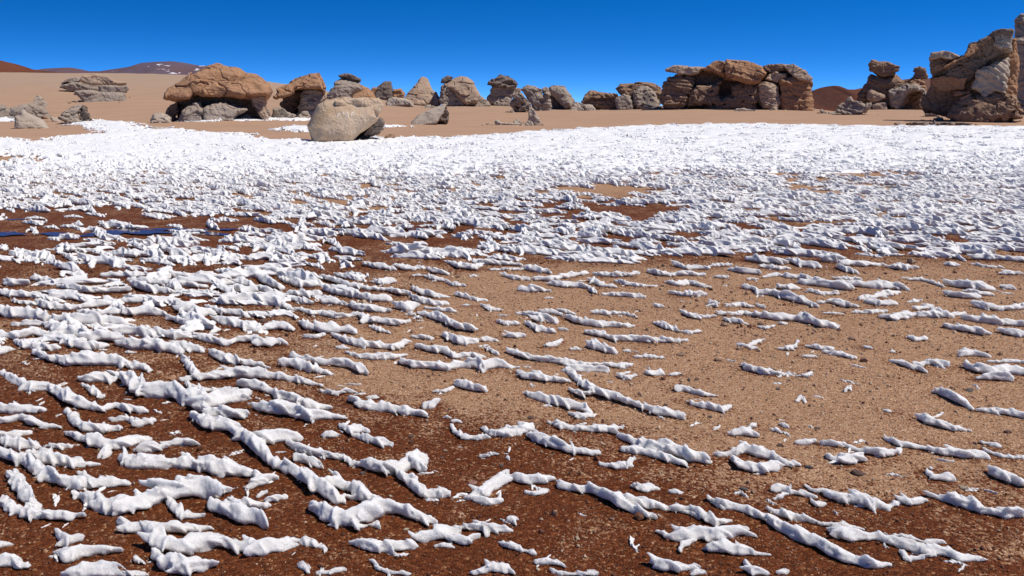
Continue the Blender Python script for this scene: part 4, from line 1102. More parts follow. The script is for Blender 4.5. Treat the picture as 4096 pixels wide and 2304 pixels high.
TRACE = {
1: """
230,20,25 330,60,25 450,80,45 600,70,55 720,75,45 850,100,30 970,135,14
510,190,10 590,180,40 660,170,45 720,195,15
10,140,20 80,190,35 200,240,45 330,240,35 430,290,60 530,340,50 660,380,25 740,350,25 830,370,35 940,390,20
530,215,15 600,255,30 660,300,18
755,160,30 830,190,45 930,250,60 1050,270,50 1140,270,70 1200,300,55 1290,340,65 1400,330,60 1520,310,35 1590,310,25 | 1340,400,40 1450,400,50 1560,420,25
1190,60,30 1230,110,35 1270,170,25 1170,190,18
1290,180,26 1400,170,30 1530,150,45 1640,160,40 1750,170,35 1880,190,25 1990,210,25 2070,235,12
1205,215,20 1300,260,25 1400,250,15 1520,250,10
1540,220,30 1640,230,40 1740,260,30 1800,300,35 1900,320,40 1990,360,45 2100,370,30
1640,370,30 1740,390,45 1860,400,50 1990,430,50 2110,430,40 2230,450,20
1370,10,40 1450,50,45 1560,80,25 1650,90,25 1730,115,12
1790,95,15 1880,90,40 1960,110,40 2060,140,30 2120,155,12
1880,40,30 1990,70,25 2100,90,30 2220,90,40 2330,125,40
-40,380,40 100,380,40 200,385,30 290,385,18
-30,460,35 130,430,25 220,450,40 300,480,25 390,492,8
720,445,8 820,430,20 900,460,30 990,440,20
430,380,25 490,450,40 560,490,40 680,490,35 760,490,15
450,530,25 560,560,45 680,590,60 760,600,50 850,580,35 950,560,18 | 690,620,40 670,690,22
870,630,20 960,620,40 1050,610,20
1060,590,20 1150,575,30 1235,575,35
1245,420,30 1350,470,45 1470,490,40 1570,550,40 1650,600,60 1720,690,40 1800,740,45 1880,770,40 | 1540,560,30 1640,560,40 1740,560,60 1850,560,45 1910,560,30 | 1850,600,25 1950,640,35 2060,660,30 2180,690,20
1920,690,30 2010,710,40 2060,750,20
-40,540,30 110,530,30 200,515,18
30,580,35 130,600,45 240,610,30
300,610,15 390,615,25 460,615,15
-40,650,45 90,690,45 170,720,40 230,760,50 320,820,50 420,860,50 540,880,35
510,800,20 620,870,45 720,860,40 830,870,20
180,670,25 300,700,50 420,720,50 530,745,30 640,745,18
70,800,30 130,870,45 190,950,50 240,1010,40
10,950,15 80,1010,40 180,1050,40 300,1060,40 400,1060,55 460,1070,40
370,1160,25 430,1210,45 480,1200,25
790,690,35 880,730,50 1000,730,45 1140,720,50 1260,730,45 1390,760,60 1500,760,60 1600,790,50 1690,810,20
1590,880,20 1680,840,45 1780,815,12
460,920,15 560,950,40 680,990,55 800,1010,60 920,980,60 1050,920,75 1200,890,95 1340,890,80 1480,910,25
1070,940,25 1130,1010,40 1180,1060,30 1280,1060,25
1370,1000,50 1480,1030,60 1590,1070,70 1680,1100,40 | 1500,980,35 1600,990,40 1740,1000,20
1665,930,22 1700,915,14
1720,965,25 1760,955,30 1830,940,16
760,1090,25 850,1130,45 960,1130,40 1100,1130,50 1240,1130,40 1350,1130,25
980,1150,45 1060,1230,70 1180,1260,60 1320,1230,60 1440,1230,50 1560,1260,50 1680,1270,70 1790,1260,60 1900,1220,20 1990,1240,30 2090,1275,25
990,1290,30 1080,1360,60 1200,1380,60 1300,1370,60
350,1280,20 450,1300,50 560,1270,50 680,1260,45 760,1265,12
470,1420,30 560,1390,60 680,1390,55 800,1410,30 920,1420,12
-40,1330,60 80,1350,40 180,1370,35
-30,1250,25 60,1240,10
870,1320,22 905,1330,30
""",
2: """
300,10,12 380,40,18 470,40,30 600,40,20 690,25,12
660,75,25 740,95,30 830,100,25 920,110,35 1040,100,25 1130,90,45 1180,110,40 1260,90,45 1370,115,18 | 1160,110,25 1175,145,15
1345,15,22 1450,45,30 1540,65,25 1620,70,30 1720,90,30 1820,100,18 1960,100,15 2060,110,22 2140,95,12
1700,140,18 1790,130,35 1880,130,30 1980,140,22 | 1730,150,25 1770,180,30 1830,230,30 1920,270,35 2020,300,35 2100,330,30 2200,370,22 2290,395,35 2390,415,30 2460,440,18 | 1740,260,15 1800,285,25 1870,280,20
1400,150,20 1450,175,35 1550,185,40 1650,200,28 1720,215,12
1430,260,15 1500,285,30 1600,310,35 1700,330,40 1800,350,40 1860,380,28 | 1740,400,15 1800,415,20 1880,405,20
1000,225,15 1050,225,35 1120,240,38 1200,260,15
855,268,10 930,262,15 985,240,12
330,310,25 400,350,40 500,365,35 600,375,40 700,395,38 800,410,25
790,365,12 850,350,30 880,330,25
145,265,15 240,280,18 310,260,20 360,270,12
450,310,14 510,300,12
920,430,12 970,435,8
975,460,12 1040,465,12
975,490,15 1000,530,22 1060,565,28 1140,570,26 1190,565,18
1170,510,10 1230,545,28 1310,545,28 1390,525,35 1450,510,45 1490,480,20 | 1470,550,25 1560,590,45 1640,600,60 1720,640,40 1820,660,35 1920,670,20
1600,460,15 1690,480,35 1780,500,28 1870,500,28 1960,500,40 2040,490,20
2040,555,12 2150,590,35 2250,620,50 2400,640,55 2520,680,60 2620,720,30 | 2070,640,25 2200,650,30 2350,690,40 2470,730,25
1930,730,18 2030,745,28 2110,730,30 2140,700,15
350,555,15 430,575,28 510,590,35 570,610,15
280,500,25 330,520,40 400,520,20 440,535,10
-20,640,22 100,660,25 200,680,25 310,695,15
290,700,12 350,730,20 450,740,40 540,760,50 650,760,50 730,710,55 780,760,40 | 650,800,35 730,860,40 800,920,45 870,930,40 935,935,15
40,700,30 100,730,15
-30,770,50 90,840,60 140,880,60 240,950,50 | 160,860,40 240,850,50 340,890,45 420,940,60 490,960,35
95,1030,25 200,1070,60 320,1090,75 420,1060,70 520,1020,60 640,1030,50 760,1070,45 880,1110,22 | 330,1100,50 370,1150,22 490,1130,20
145,555,18 200,550,30 240,550,20
390,1250,40 470,1270,45 560,1270,40 650,1260,45 720,1260,25
790,1200,50 880,1190,55 960,1180,40
985,1160,15 1070,1150,25 1180,1150,35 1270,1160,35 1360,1170,15 | 1190,1160,25 1210,1200,12
1030,1230,35 1070,1240,40 1110,1220,25
870,1270,6 990,1278,8
1340,1100,25 1380,1115,25
1080,950,18 1130,930,40 1200,900,50 1260,840,45 1320,800,25 | 1140,960,30 1210,975,35 1300,965,15
1360,820,30 1450,830,45 1550,830,40 1610,820,25
1450,910,18 1510,920,22 1580,905,15
1170,690,8 1200,690,8
1210,670,12 1260,675,10
1325,700,10 1340,704,10
1670,870,25 1770,885,35 1880,890,40 1990,930,50 2080,980,55 2180,1030,40 2280,1075,12 | 2050,930,40 2150,970,45 2250,990,40 2390,1020,18
2130,870,20 2210,880,40 2300,890,12
2370,920,8 2450,928,10
2410,1020,25 2490,1050,25 2560,1070,22
1300,1260,20 1370,1270,40 1430,1300,18 1510,1320,20
1520,1370,25 1600,1370,25 1690,1390,15
1630,1430,15 1740,1440,20 1880,1440,12
470,1360,8 500,1400,20 570,1430,20 700,1445,10
1120,1445,20 1220,1410,40 1320,1410,40 1370,1440,15
-10,1395,12 60,1440,12
110,1435,20 200,1430,18 260,1420,12
2050,180,15 2100,190,22 2135,180,15
2200,150,10 2260,155,25 2310,145,20
2150,45,8 2230,40,15 2320,50,8
""",
3: """
590,85,10 650,110,25 730,130,30 800,140,20 860,145,15 930,160,12
960,165,10 1010,165,12 1035,145,12
950,320,12 965,290,14 1000,325,10
1255,260,12 1275,235,16 1290,255,12
130,155,14 200,148,12
165,255,15 240,260,25 330,285,22 430,302,8
235,335,14 310,360,25 400,375,28 460,390,25 520,370,20
1545,70,16 1620,90,22 1690,110,25 1770,138,12 | 1720,95,18 1790,80,25 1880,90,28
1500,385,8 1550,392,10
1810,268,8 1870,270,30 1940,300,40 2010,330,35 2060,370,22
1720,435,15 1790,450,38 1850,470,30 1930,495,25 2050,515,10
2100,385,15 2200,395,22 2310,400,35 2450,430,35
2030,105,20 2100,120,40 2200,140,35 2300,130,35 2440,140,40 | 2100,180,18 2200,170,35 2260,170,40 2320,190,18
1990,30,20 2060,20,25 2180,40,14
2170,80,8 2300,75,15 2430,80,15
545,540,28 620,530,35 690,550,25 | 640,510,20 690,470,10
790,510,20 850,530,15
835,470,14 885,495,10
970,595,22 1020,595,25 1040,600,8
1065,600,6 1130,600,20 1180,600,28 1220,605,15
440,680,12 530,660,30 610,630,40 700,660,45 790,690,30 880,730,25 960,740,10 | 540,700,30 620,750,45 720,770,35 790,750,40
1130,690,12 1200,700,30 1270,700,50 1350,680,40 | 1260,620,8 1340,640,20 1430,650,35 1510,650,45 1545,660,25
1520,560,18 1600,590,30 1690,600,30 1780,620,25 1880,640,40 1990,650,45 2110,660,40 | 1590,620,20 1600,655,14
2130,590,18 2180,600,18 2240,620,8
2150,650,6 2260,680,15 2420,690,15
1780,775,12 1830,805,35 1910,810,35
1800,745,12 1810,748,12
2190,780,20 2250,790,50 2310,820,35 2430,850,35
810,900,25 850,880,40 900,910,25 980,920,25 1050,940,20 | 810,955,12 860,920,25 | 1000,870,12 1050,905,12 1150,912,8
1040,970,15 1070,990,25 1120,990,12
1135,930,25 1220,945,45 1320,960,45 1430,990,40 1530,1010,30 1610,975,12
1610,960,25 1670,980,40 1740,970,30
1790,930,25 1850,945,20 1920,960,40 2030,990,45 2150,1030,45 2270,1050,45 2380,1040,40
390,965,15 450,990,40 560,1010,45 660,1040,50 760,1080,45 840,1140,40 940,1180,55 1060,1220,70 1180,1290,60 1280,1340,55 1380,1370,40 1480,1380,35 1540,1380,30 | 800,1040,25 900,1060,30 1060,1105,14
160,1030,25 270,1030,35 350,1070,45 420,1110,35 490,1115,12
50,1170,8 150,1210,25 250,1190,50 340,1180,60 450,1190,60 560,1160,40 650,1195,10 | 190,1290,10 250,1230,25 | 400,1270,50 500,1260,60 590,1290,50 680,1310,25 770,1325,8
1120,1120,25 1220,1130,30 1340,1150,20 | 1160,1160,25 1260,1190,55 1350,1200,45 1450,1200,35 1550,1230,40 1670,1270,40 1760,1290,50 1870,1290,45 1980,1330,45 2060,1340,25 2130,1355,6 | 1570,1200,12 1680,1210,22 1760,1240,20 1880,1240,10
1610,1300,18 1650,1345,25 1720,1340,20 1790,1320,18
30,1390,20 100,1370,60 180,1390,35 290,1390,20
270,1440,12 340,1430,14
620,1370,25 660,1420,40 740,1440,20
830,1440,14 870,1430,12
""",
4: """
250,390,25 380,420,30 500,410,25 600,400,25
50,430,30 180,430,30
-30,490,25 100,510,30 210,520,25 340,530,20
440,460,15 560,470,30 680,490,30 800,490,25 960,480,25
370,540,15 450,530,25 520,530,25
100,560,15 180,575,20 260,585,18
270,560,20 350,600,35 450,610,30 560,610,25 680,590,30 800,580,25
-30,640,40 130,660,40 260,660,45 350,690,35
360,690,30 480,690,40 600,700,45 720,700,50 830,710,40 990,740,20
600,640,25 720,645,25 860,640,30
850,600,20 950,640,35 1060,630,40 1180,640,35 1230,660,12
900,560,20 1000,560,25 1120,560,30 1260,560,30
1290,580,25 1380,620,45 1480,650,45 1560,640,30
1540,610,20 1640,640,30 1760,650,35 1840,680,15
1650,570,30 1760,550,45 1900,550,40 2010,570,35 2090,600,30 2170,635,15
1840,670,15 1900,660,25 1970,670,20
1000,440,30 1100,470,35 1220,490,25 1340,500,15
1240,450,30 1330,480,20
950,400,20 1080,410,30 1200,420,30 1330,430,35 1500,450,25
760,370,25 900,370,25 1050,370,30
1200,360,35 1350,380,35 1500,390,35 1680,390,25
1440,495,12 1540,510,20 1660,525,12
1610,430,20 1700,430,20
1760,400,15 1800,430,40 1870,450,30
1720,470,25 1800,490,30 1870,490,20
1890,450,20 1960,480,30 2050,500,25 2110,510,10
1890,370,20 1980,420,40 2080,460,30
2100,400,25 2200,430,35 2330,430,30
2120,500,15 2240,510,30 2350,510,30
2140,550,10 2240,570,28 2300,580,15
1220,690,10 1280,690,25 1380,720,30 1480,740,28 1540,750,12
1580,690,20 1660,720,35 1780,740,35 1880,780,20 | 1890,780,20 1960,760,28 2050,740,40 2160,770,15
100,740,15 220,730,25 340,735,15
-30,820,45 120,830,30 260,800,40 400,820,30
350,730,25 470,790,50 600,800,45 720,830,50 850,830,50
860,780,35 1000,780,30 1130,800,35
1060,760,25 1180,790,35 1300,810,40 1440,820,15
410,850,20 520,870,35 660,900,40 800,890,20
880,870,30 1000,880,50 1130,890,45 1250,910,45 1330,930,40
1300,880,30 1380,910,40 1500,940,15
1460,830,25 1560,850,35 1680,870,30 1740,850,30 1860,840,35 1960,870,40 2070,860,35 | 1550,800,15 1620,770,15
-30,930,45 80,910,20
110,860,15 180,890,30 300,900,35 440,910,25
930,940,12 990,940,14
2200,620,20 2300,650,25 2390,640,12
2220,710,20 2280,740,40 2370,760,30
2240,820,12 2330,820,20 2390,800,12
""",
5: """
720,295,18 780,310,26 850,325,15
700,345,15 760,360,25 830,375,15
840,390,12 890,405,16 960,410,12
500,275,18 560,290,22 640,290,15 710,290,8
280,265,20 360,280,25 470,295,18
850,255,15 930,280,28 1020,290,25 1080,270,15
1040,250,30 1150,255,25 1250,260,20 1350,270,15
1140,300,10 1250,298,12 1360,298,10
1000,345,10 1055,345,8
605,338,8 680,335,8
1240,340,18 1300,360,22 1400,370,18
1380,290,20 1440,300,25 1540,320,18
1450,370,18 1560,370,25 1650,350,25 1800,330,20
1540,400,20 1640,410,28 1750,415,22 1820,430,14
1830,380,25 1900,410,25 2000,430,12
1860,340,15 1980,345,25 2100,345,15 2140,330,12
2010,390,14 2080,405,22 2150,415,14 2280,420,8
1340,440,20 1430,440,30 1540,450,12
1820,440,15 1860,460,20
1915,470,15 2040,475,20 2190,490,18
905,470,20 980,490,20 1060,515,14 1115,515,10
1080,555,12 1140,580,22 1210,590,10
950,553,8 995,553,8
1510,497,8 1570,497,8
600,430,20 680,460,30 760,480,25 860,490,10 | 590,480,20 650,510,30 740,535,28 840,540,18
0,360,18 80,390,25 180,420,25 300,440,22 430,450,15 520,465,28 590,480,12
340,400,15 400,400,25 470,390,20
0,440,25 100,470,28 220,480,35 340,510,30 450,510,25
0,530,25 80,530,30 135,545,12
150,550,15 250,570,35 340,580,30 440,590,20
510,560,30 570,570,40 620,560,25
560,615,12 620,620,12
620,640,12 660,645,10
690,570,10 800,585,20 890,595,18 | 660,610,20 740,630,30 840,660,35 920,700,30 1000,710,30 1050,720,15
0,610,25 80,630,20 200,620,20
220,610,20 290,650,30 380,660,30 480,670,30 570,665,15
310,690,12 370,710,22 450,735,10
0,710,45 100,710,40 200,730,25
70,750,20 160,790,30 260,810,40 360,820,25 480,830,25 560,800,25
600,755,12 670,755,22 740,765,14
790,745,12 860,760,30 950,795,35 1040,795,20
1090,790,20 1140,785,20 1185,800,12
1270,770,25 1350,770,22
630,820,15 720,840,28 820,850,35 900,890,28 1000,880,30 1090,900,18
80,840,15 170,845,15
1090,840,12 1150,865,18 1190,890,18
1190,665,14 1240,680,20 1330,680,20
1390,680,18 1470,720,30 1580,740,18
1610,715,14 1665,718,12
1320,605,8 1420,610,25 1500,640,38 1590,660,22 | 1500,590,15 1570,590,25 1630,610,12
1600,570,10 1660,585,18 1720,600,8
1665,625,18 1740,650,32 1880,680,28 2000,680,28 2120,690,15
1850,590,18 1950,600,20 2050,600,15 2140,630,15
1800,740,20 1900,755,25 2000,790,22 2120,785,30 2220,795,30 2340,800,20 2480,800,10
1800,830,15 1850,830,38 1930,855,32 2000,875,22
1510,835,10 1570,825,20 1630,795,12
1690,855,12 1750,855,12
2060,865,14 2100,872,12
""",
6: """
35,670,15 100,690,30 180,720,18 | 220,730,10 270,740,16 340,730,20
210,590,10 270,620,25 345,640,18
370,630,18 435,628,15
480,605,22 560,610,20 640,600,18 | 510,650,10 590,655,28 670,680,12
640,425,22 730,445,18 740,465,22 850,470,28 960,500,32 1080,530,28 1160,565,12
1160,540,10 1250,530,20 1330,545,35 1430,565,20
670,600,22 780,615,30 900,630,35 1000,630,35 1090,640,45 1180,670,40 1290,695,15
890,425,20 950,430,25 1000,430,18
1100,450,15 1180,470,18 1290,470,18
950,355,22 1040,360,25 1160,385,20 | 1010,395,15 1120,400,28 1250,410,35 1390,435,28
1270,370,14 1350,375,22 1430,375,20
1430,410,30 1540,420,30 1650,420,35 1770,440,18
1440,510,15 1540,495,18 1650,470,25 1720,465,12 | 1490,530,18 1570,540,30 1680,540,25
1190,605,8 1340,610,10
1400,608,8 1500,605,18 1610,600,14
1590,640,15 1680,645,28 1760,635,32 1820,630,15
1840,580,22 1920,570,20 1990,590,15 | 1860,630,22 1960,620,38 2060,630,22 2170,610,12
1780,530,12 1860,520,14
2050,700,30 2130,715,30 2230,730,35 2340,750,20
2180,640,25 2280,645,40 2400,660,35 2600,680,30
2430,730,28 2500,750,35 2610,770,25
2270,560,28 2400,580,22 2520,570,30 2610,560,30
2030,400,20 2150,410,35 2250,430,35 2360,440,20
2050,480,22 2160,495,30 2260,500,30 | 2170,460,15 2270,475,20 2330,480,18
1790,370,14 1880,370,18 1960,395,15 2020,420,14
2420,425,15 2510,440,14
2430,325,18 2550,325,18
2240,270,10 2320,285,10 2430,290,6
2040,270,18 2110,275,20
2090,210,18 2170,240,20
2240,225,22 2340,225,28 2450,235,20 2600,250,22
1650,290,15 1730,295,25 1800,295,22
1300,290,15 1350,305,25 1440,335,10
1200,235,30 1290,240,30
1340,260,30 1450,265,28 1600,270,15
950,240,15 1040,270,28 1170,290,20
680,230,25 800,245,32 930,255,22
780,285,18 880,300,18 970,300,10
560,310,15 660,320,30 750,330,22
410,285,8 480,275,18 540,275,14
180,275,22 250,300,15 330,300,18 400,305,12
0,320,20 80,335,25 170,345,18
180,340,18 280,335,25 360,345,15
110,390,12 190,405,25 260,395,25
290,400,20 350,420,18 410,430,8
140,475,14 230,490,18 320,490,25 375,490,12
455,355,14 530,360,12
670,375,8 735,370,10
780,360,10 880,345,18 930,350,12
400,560,12 440,545,28 465,565,12
530,555,12 620,545,18 715,560,12
750,545,18 800,560,12
40,560,14 90,565,12
890,672,14 945,675,10
750,705,8 800,712,14 855,700,8
0,800,22 100,800,25 240,805,8
610,825,8 680,830,15 740,800,14 775,790,12 | 690,850,12 740,845,12
885,855,10 960,855,18 1000,840,14 1020,805,6
1070,840,12 1150,855,20 1260,865,18 | 1210,885,16 1300,900,20 1420,930,10
1050,910,12 1150,915,6
1470,850,10 1530,858,14
1770,770,12 1830,785,22 1900,780,22
1660,882,8 1690,884,6
""",
}

def ground_xy(u, v):
    d = ray(u, v); s = -CAMH / d[2]
    return d[0] * s, d[1] * s

def trace_to_chains(line, reg):
    ox, oy, sc = BG[reg]
    chains = []
    for part in line.split('|'):
        C = []
        for q in part.split():
            x, y, t = (float(a) for a in q.split(','))
            u = ox + x * sc; v = oy + y * sc; tp = t * sc / 4.0          # half thickness in frame pixels
            gx, gy = ground_xy(u, v + 0.55 * t * sc)
            slant = math.hypot(gy, CAMH)
            th = math.atan2(CAMH, gy)
            r = 2 * tp * slant / FPX / (2 * math.sin(th) + 1.75 * math.cos(th))
            C.append((gx, gy, max(r * (1.2 if reg == 4 else 1.12), 0.010)))
        if len(C) == 2:                       # a lump, not a rod: bulge in the middle, slightly bent
            (xa, ya, ra_), (xb, yb, rb_) = C
            k_ = 0.35 * (ra_ + rb_) * math.sin(xa * 37.0 + ya * 11.0)
            C = [(xa, ya, ra_ * 0.75), (0.5 * (xa + xb) + k_ * 0.3, 0.5 * (ya + yb) + k_, 0.62 * (ra_ + rb_)), (xb, yb, rb_ * 0.65)]
        chains.append(np.array(C))
    return chains

def wet_at(x, y):
    u, v = project(np.array([x]), np.array([y]), np.array([0.0]))
    u /= K; v /= K
    if any(in_poly(u, v, p)[0] for p in WET):
        return 'wet dark red gravel'
    if any(in_poly(u, v, p)[0] for p in SEMI):
        return 'damp brown gravel'
    return 'dry tan gravel'

n_piece = 0
tri = 0
SPINE = []
PIECES = []
for reg in sorted(TRACE):
    for li, line in enumerate(TRACE[reg].strip().split('\n')):
        ch = trace_to_chains(line, reg)
        A = np.concatenate(ch)
        SPINE += [tuple(q) for c_ in ch for a_, b_ in zip(c_[:-1], c_[1:]) for q in (a_, 0.5 * (a_ + b_))]
        seed = reg * 7.31 + li * 1.373
        rng = random.Random(int(seed * 1000))
        ymean = A[:, 1].mean(); rmax = A[:, 2].max()
        px = math.hypot(ymean, CAMH) / FPX
        vox = min(1.55 * px, np.median(A[:, 2]) / 3.2)
        vox = max(vox, 0.0042)
        c = np.array([A[:, 0].mean(), A[:, 1].mean(), 0.0])
        loc = [np.stack([q[:, 0] - c[0], q[:, 1] - c[1], q[:, 2]], 1) for q in ch]
        # upturned wing tips: thin horns that rise out of the ridge and lean to the left
        fins = []
        for q in loc:
            n = len(q)
            for i in range(n):
                if q[i, 2] > 0.018 and (rng.random() < (0.55 if i == 0 else 0.34)):
                    r_ = q[i, 2]
                    a_ = math.radians(rng.gauss(150, 22)); ln = r_ * rng.uniform(1.2, 2.4); up = rng.uniform(0.5, 1.25)
                    x_, y_ = q[i, 0] + rng.uniform(-0.4, 0.6) * r_, q[i, 1] + rng.uniform(-0.5, 0.5) * r_
                    fins.append(np.array([(x_, y_, r_ * 0.8, 0.65 * r_), (x_ + 0.6 * ln * math.cos(a_), y_ + 0.6 * ln * math.sin(a_), r_ * 0.45, (0.7 + 0.45 * up) * r_),
                                          (x_ + ln * math.cos(a_), y_ + ln * math.sin(a_), r_ * 0.14, (0.75 + up) * r_)]))
        V, Q = snow_mesh(loc + fins, vox, seed, spiky=rng.uniform(0.7, 1.3), lean=rng.uniform(0.05, 0.4), zs=rng.uniform(0.68, 0.84))
        if len(V) == 0:
            continue
        c[2] = tz(c[0], c[1])
        me = make_mesh('snow_blade', V, Q)
        L = sum(np.linalg.norm(np.diff(q[:, :2], axis=0), axis=1).sum() for q in ch) + 2 * rmax
        where = wet_at(c[0], c[1])
        if L > 1.0:
            size = 'very long'
        elif L > 0.55:
            size = 'long'
        elif L > 0.28:
            size = 'short'
        else:
            size = 'tiny'
        name = 'snow_ridge' if L > 0.28 else 'snow_lump'
        noun = 'snow ridge' if L > 0.28 else 'melting snow lump'
        if len(ch) == 3:
            shape = 'three-branched'
        elif len(ch) == 2:
            shape = 'forked'
        else:
            q = ch[0]
            bend = 0.0
            if len(q) > 2:
                d = q[-1, :2] - q[0, :2]; dn = np.linalg.norm(d) + 1e-6
                nrm = np.array([-d[1], d[0]]) / dn
                bend = np.abs((q[:, :2] - q[0, :2]) @ nrm).max() / dn
            if rmax * 2 > 0.16:
                shape = 'thick'
            elif bend > 0.16:
                shape = 'crooked'
            elif rmax * 2 / max(L, 0.01) < 0.16:
                shape = 'slender'
            else:
                shape = 'straight' if L > 0.28 else 'rounded'
        ob = new_obj(name, me, SNOW, None, c)
        PIECES.append((ob, c[:2].copy(), f'{size} {shape}', noun, where, L))
        n_piece += 1; tri += 2 * len(Q)
print('traced snow pieces', n_piece, 'tris', tri, time.time() - T0)

# labels: what it is, what it lies on, and the nearest ridge beside it that tells it from its look-alikes
PC = np.array([q[1] for q in PIECES])
used_labels = set()
def near_text(xy, skip, own):
    d = np.hypot(PC[:, 0] - xy[0], PC[:, 1] - xy[1])
    for j in np.argsort(d)[:9]:
        if j == skip:
            continue
        yield f'{PIECES[j][2]} {"snow ridge" if "ridge" in PIECES[j][3] else "snow lump"}'
for i, (ob, xy, kind, noun, where, L) in enumerate(PIECES):
    base = f'{kind} white {noun.replace("melting ", "")} on {where}'
    lab = None
    for nt in near_text(xy, i, kind):
        cand_ = f'{base} beside a {nt}'
        if len(cand_.split()) <= 16 and cand_ not in used_labels:
            lab = cand_; break
    if lab is None:
        nb_ = [t.replace('snow ', '') for t in near_text(xy, i, kind)]
        for a_ in range(len(nb_)):
            for b2_ in range(a_ + 1, len(nb_)):
                cand_ = f'{kind} {noun.replace("melting ", "")} between a {nb_[a_]} and a {nb_[b2_]}'
                if lab is None and len(cand_.split()) <= 16 and cand_ not in used_labels:
                    lab = cand_
    if lab is None:
        lab = base
    used_labels.add(lab)
    tag(ob, lab, 'snow', 'snow ridges melting on the gravel')

# ------------------------------------------------------------------ the dense snow field behind: base sheet and small blades
sy_ = np.geomspace(6.5, 62, 330)
su_ = np.concatenate([np.linspace(-1.1, -0.685, 60), np.linspace(-0.68, 0.68, 560), np.linspace(0.685, 1.1, 60)])
SX = su_[None, :] * sy_[:, None] * np.ones((len(sy_), 1))
SY = np.repeat(sy_[:, None], len(su_), 1)
SZ = terrain(SX, SY)
cv, cu, cvv = cover(SX.ravel(), SY.ravel(), SZ.ravel(), 0.8)
cv = cv.reshape(SX.shape)
row = cvv.reshape(SX.shape)
ucol = cu.reshape(SX.shape)
o = np.zeros_like(SX)
big = noise3(SX / 2.4, SY / 2.4, o + 6.6)
dense = 1 - sstep(row + 30 * big, 372, 520)                       # a closed cover only far out
dense = np.maximum(dense, 0.12 * ((row > 575) & (row < 640) & (ucol > 1000)))
ridge = (1 - np.abs(noise3(SX / 0.55 + SY / 1.2, SY / 0.40, o + 1.1))) * 0.07 + 0.03 * (1 - np.abs(noise3(SX / 0.22, SY / 0.2, o + 3.1)))
hgt = (cv > 0.5) * (0.022 * big + dense * 0.152 - 0.10 + 0.8 * ridge * np.clip(0.3 + dense, 0, 1)) + (cv <= 0.5) * (-0.10)
# soften the step at the rim
for _ in range(2):
    hgt[1:-1, 1:-1] = 0.25 * (hgt[:-2, 1:-1] + hgt[2:, 1:-1] + hgt[1:-1, :-2] + hgt[1:-1, 2:]) * 0.6 + 0.4 * hgt[1:-1, 1:-1]
keep = (hgt > -0.012)
nr, nc = SX.shape
kk = keep[:-1, :-1] | keep[1:, :-1] | keep[:-1, 1:] | keep[1:, 1:]
r, c = np.nonzero(kk)
i0 = r * nc + c
Q = np.stack([i0, i0 + 1, i0 + nc + 1, i0 + nc], 1)
used, inv = np.unique(Q.ravel(), return_inverse=True)
Vs = np.stack([SX, SY, SZ + np.maximum(hgt, -0.04)], -1).reshape(-1, 3)[used]
me = make_mesh('snow_crust', Vs, inv.reshape(Q.shape))
crust = new_obj('snow_crust', me, SNOW_FAR)
tag(crust, 'closed white crust of packed snow across the far flat', 'snow')
crust['kind'] = 'stuff'

def instancer(name, pts, variants, idx, rot, scl, label, cat, kind='stuff'):
    """one object that sets copies of the variant meshes on points (geometry nodes)"""
    me = bpy.data.meshes.new(name)
    me.vertices.add(len(pts)); me.vertices.foreach_set('co', np.asarray(pts, np.float32).ravel())
    a = me.attributes.new('vi', 'INT', 'POINT'); a.data.foreach_set('value', np.asarray(idx, np.int32))
    a = me.attributes.new('rt', 'FLOAT_VECTOR', 'POINT'); a.data.foreach_set('vector', np.asarray(rot, np.float32).ravel())
    a = me.attributes.new('sc', 'FLOAT_VECTOR', 'POINT'); a.data.foreach_set('vector', np.asarray(scl, np.float32).ravel())
    ob = new_obj(name, me)
    col = bpy.data.collections.new(name + '_variants')
    for i, (m_, mat) in enumerate(variants):
        v = bpy.data.objects.new(f'{name}_variant_{i:02d}', m_)
        if mat is not None and not m_.materials:
            m_.materials.append(mat)
        col.objects.link(v)
    ng = bpy.data.node_groups.new(name + '_nodes', 'GeometryNodeTree')
    ng.interface.new_socket('Geometry', in_out='INPUT', socket_type='NodeSocketGeometry')
    ng.interface.new_socket('Geometry', in_out='OUTPUT', socket_type='NodeSocketGeometry')
    N = ng.nodes; Lk = ng.links
    gi = N.new('NodeGroupInput'); go = N.new('NodeGroupOutput')
    ci = N.new('GeometryNodeCollectionInfo'); ci.inputs['Collection'].default_value = col
    ci.inputs['Separate Children'].default_value = True; ci.inputs['Reset Children'].default_value = True
    iop = N.new('GeometryNodeInstanceOnPoints'); iop.inputs['Pick Instance'].default_value = True
    def na(nm, ty):
        x = N.new('GeometryNodeInputNamedAttribute'); x.data_type = ty; x.inputs['Name'].default_value = nm
        return [s for s in x.outputs if s.enabled and s.name == 'Attribute'][0]
    e2r = N.new('FunctionNodeEulerToRotation')
    Lk.new(na('rt', 'FLOAT_VECTOR'), e2r.inputs[0])
    Lk.new(gi.outputs[0], iop.inputs['Points']); Lk.new(ci.outputs[0], iop.inputs['Instance'])
    Lk.new(na('vi', 'INT'), iop.inputs['Instance Index'])
    Lk.new(e2r.outputs[0], iop.inputs['Rotation']); Lk.new(na('sc', 'FLOAT_VECTOR'), iop.inputs['Scale'])
    Lk.new(iop.outputs[0], go.inputs[0])
    md = ob.modifiers.new('scatter', 'NODES'); md.node_group = ng
    tag(ob, label, cat); ob['kind'] = kind
    return ob

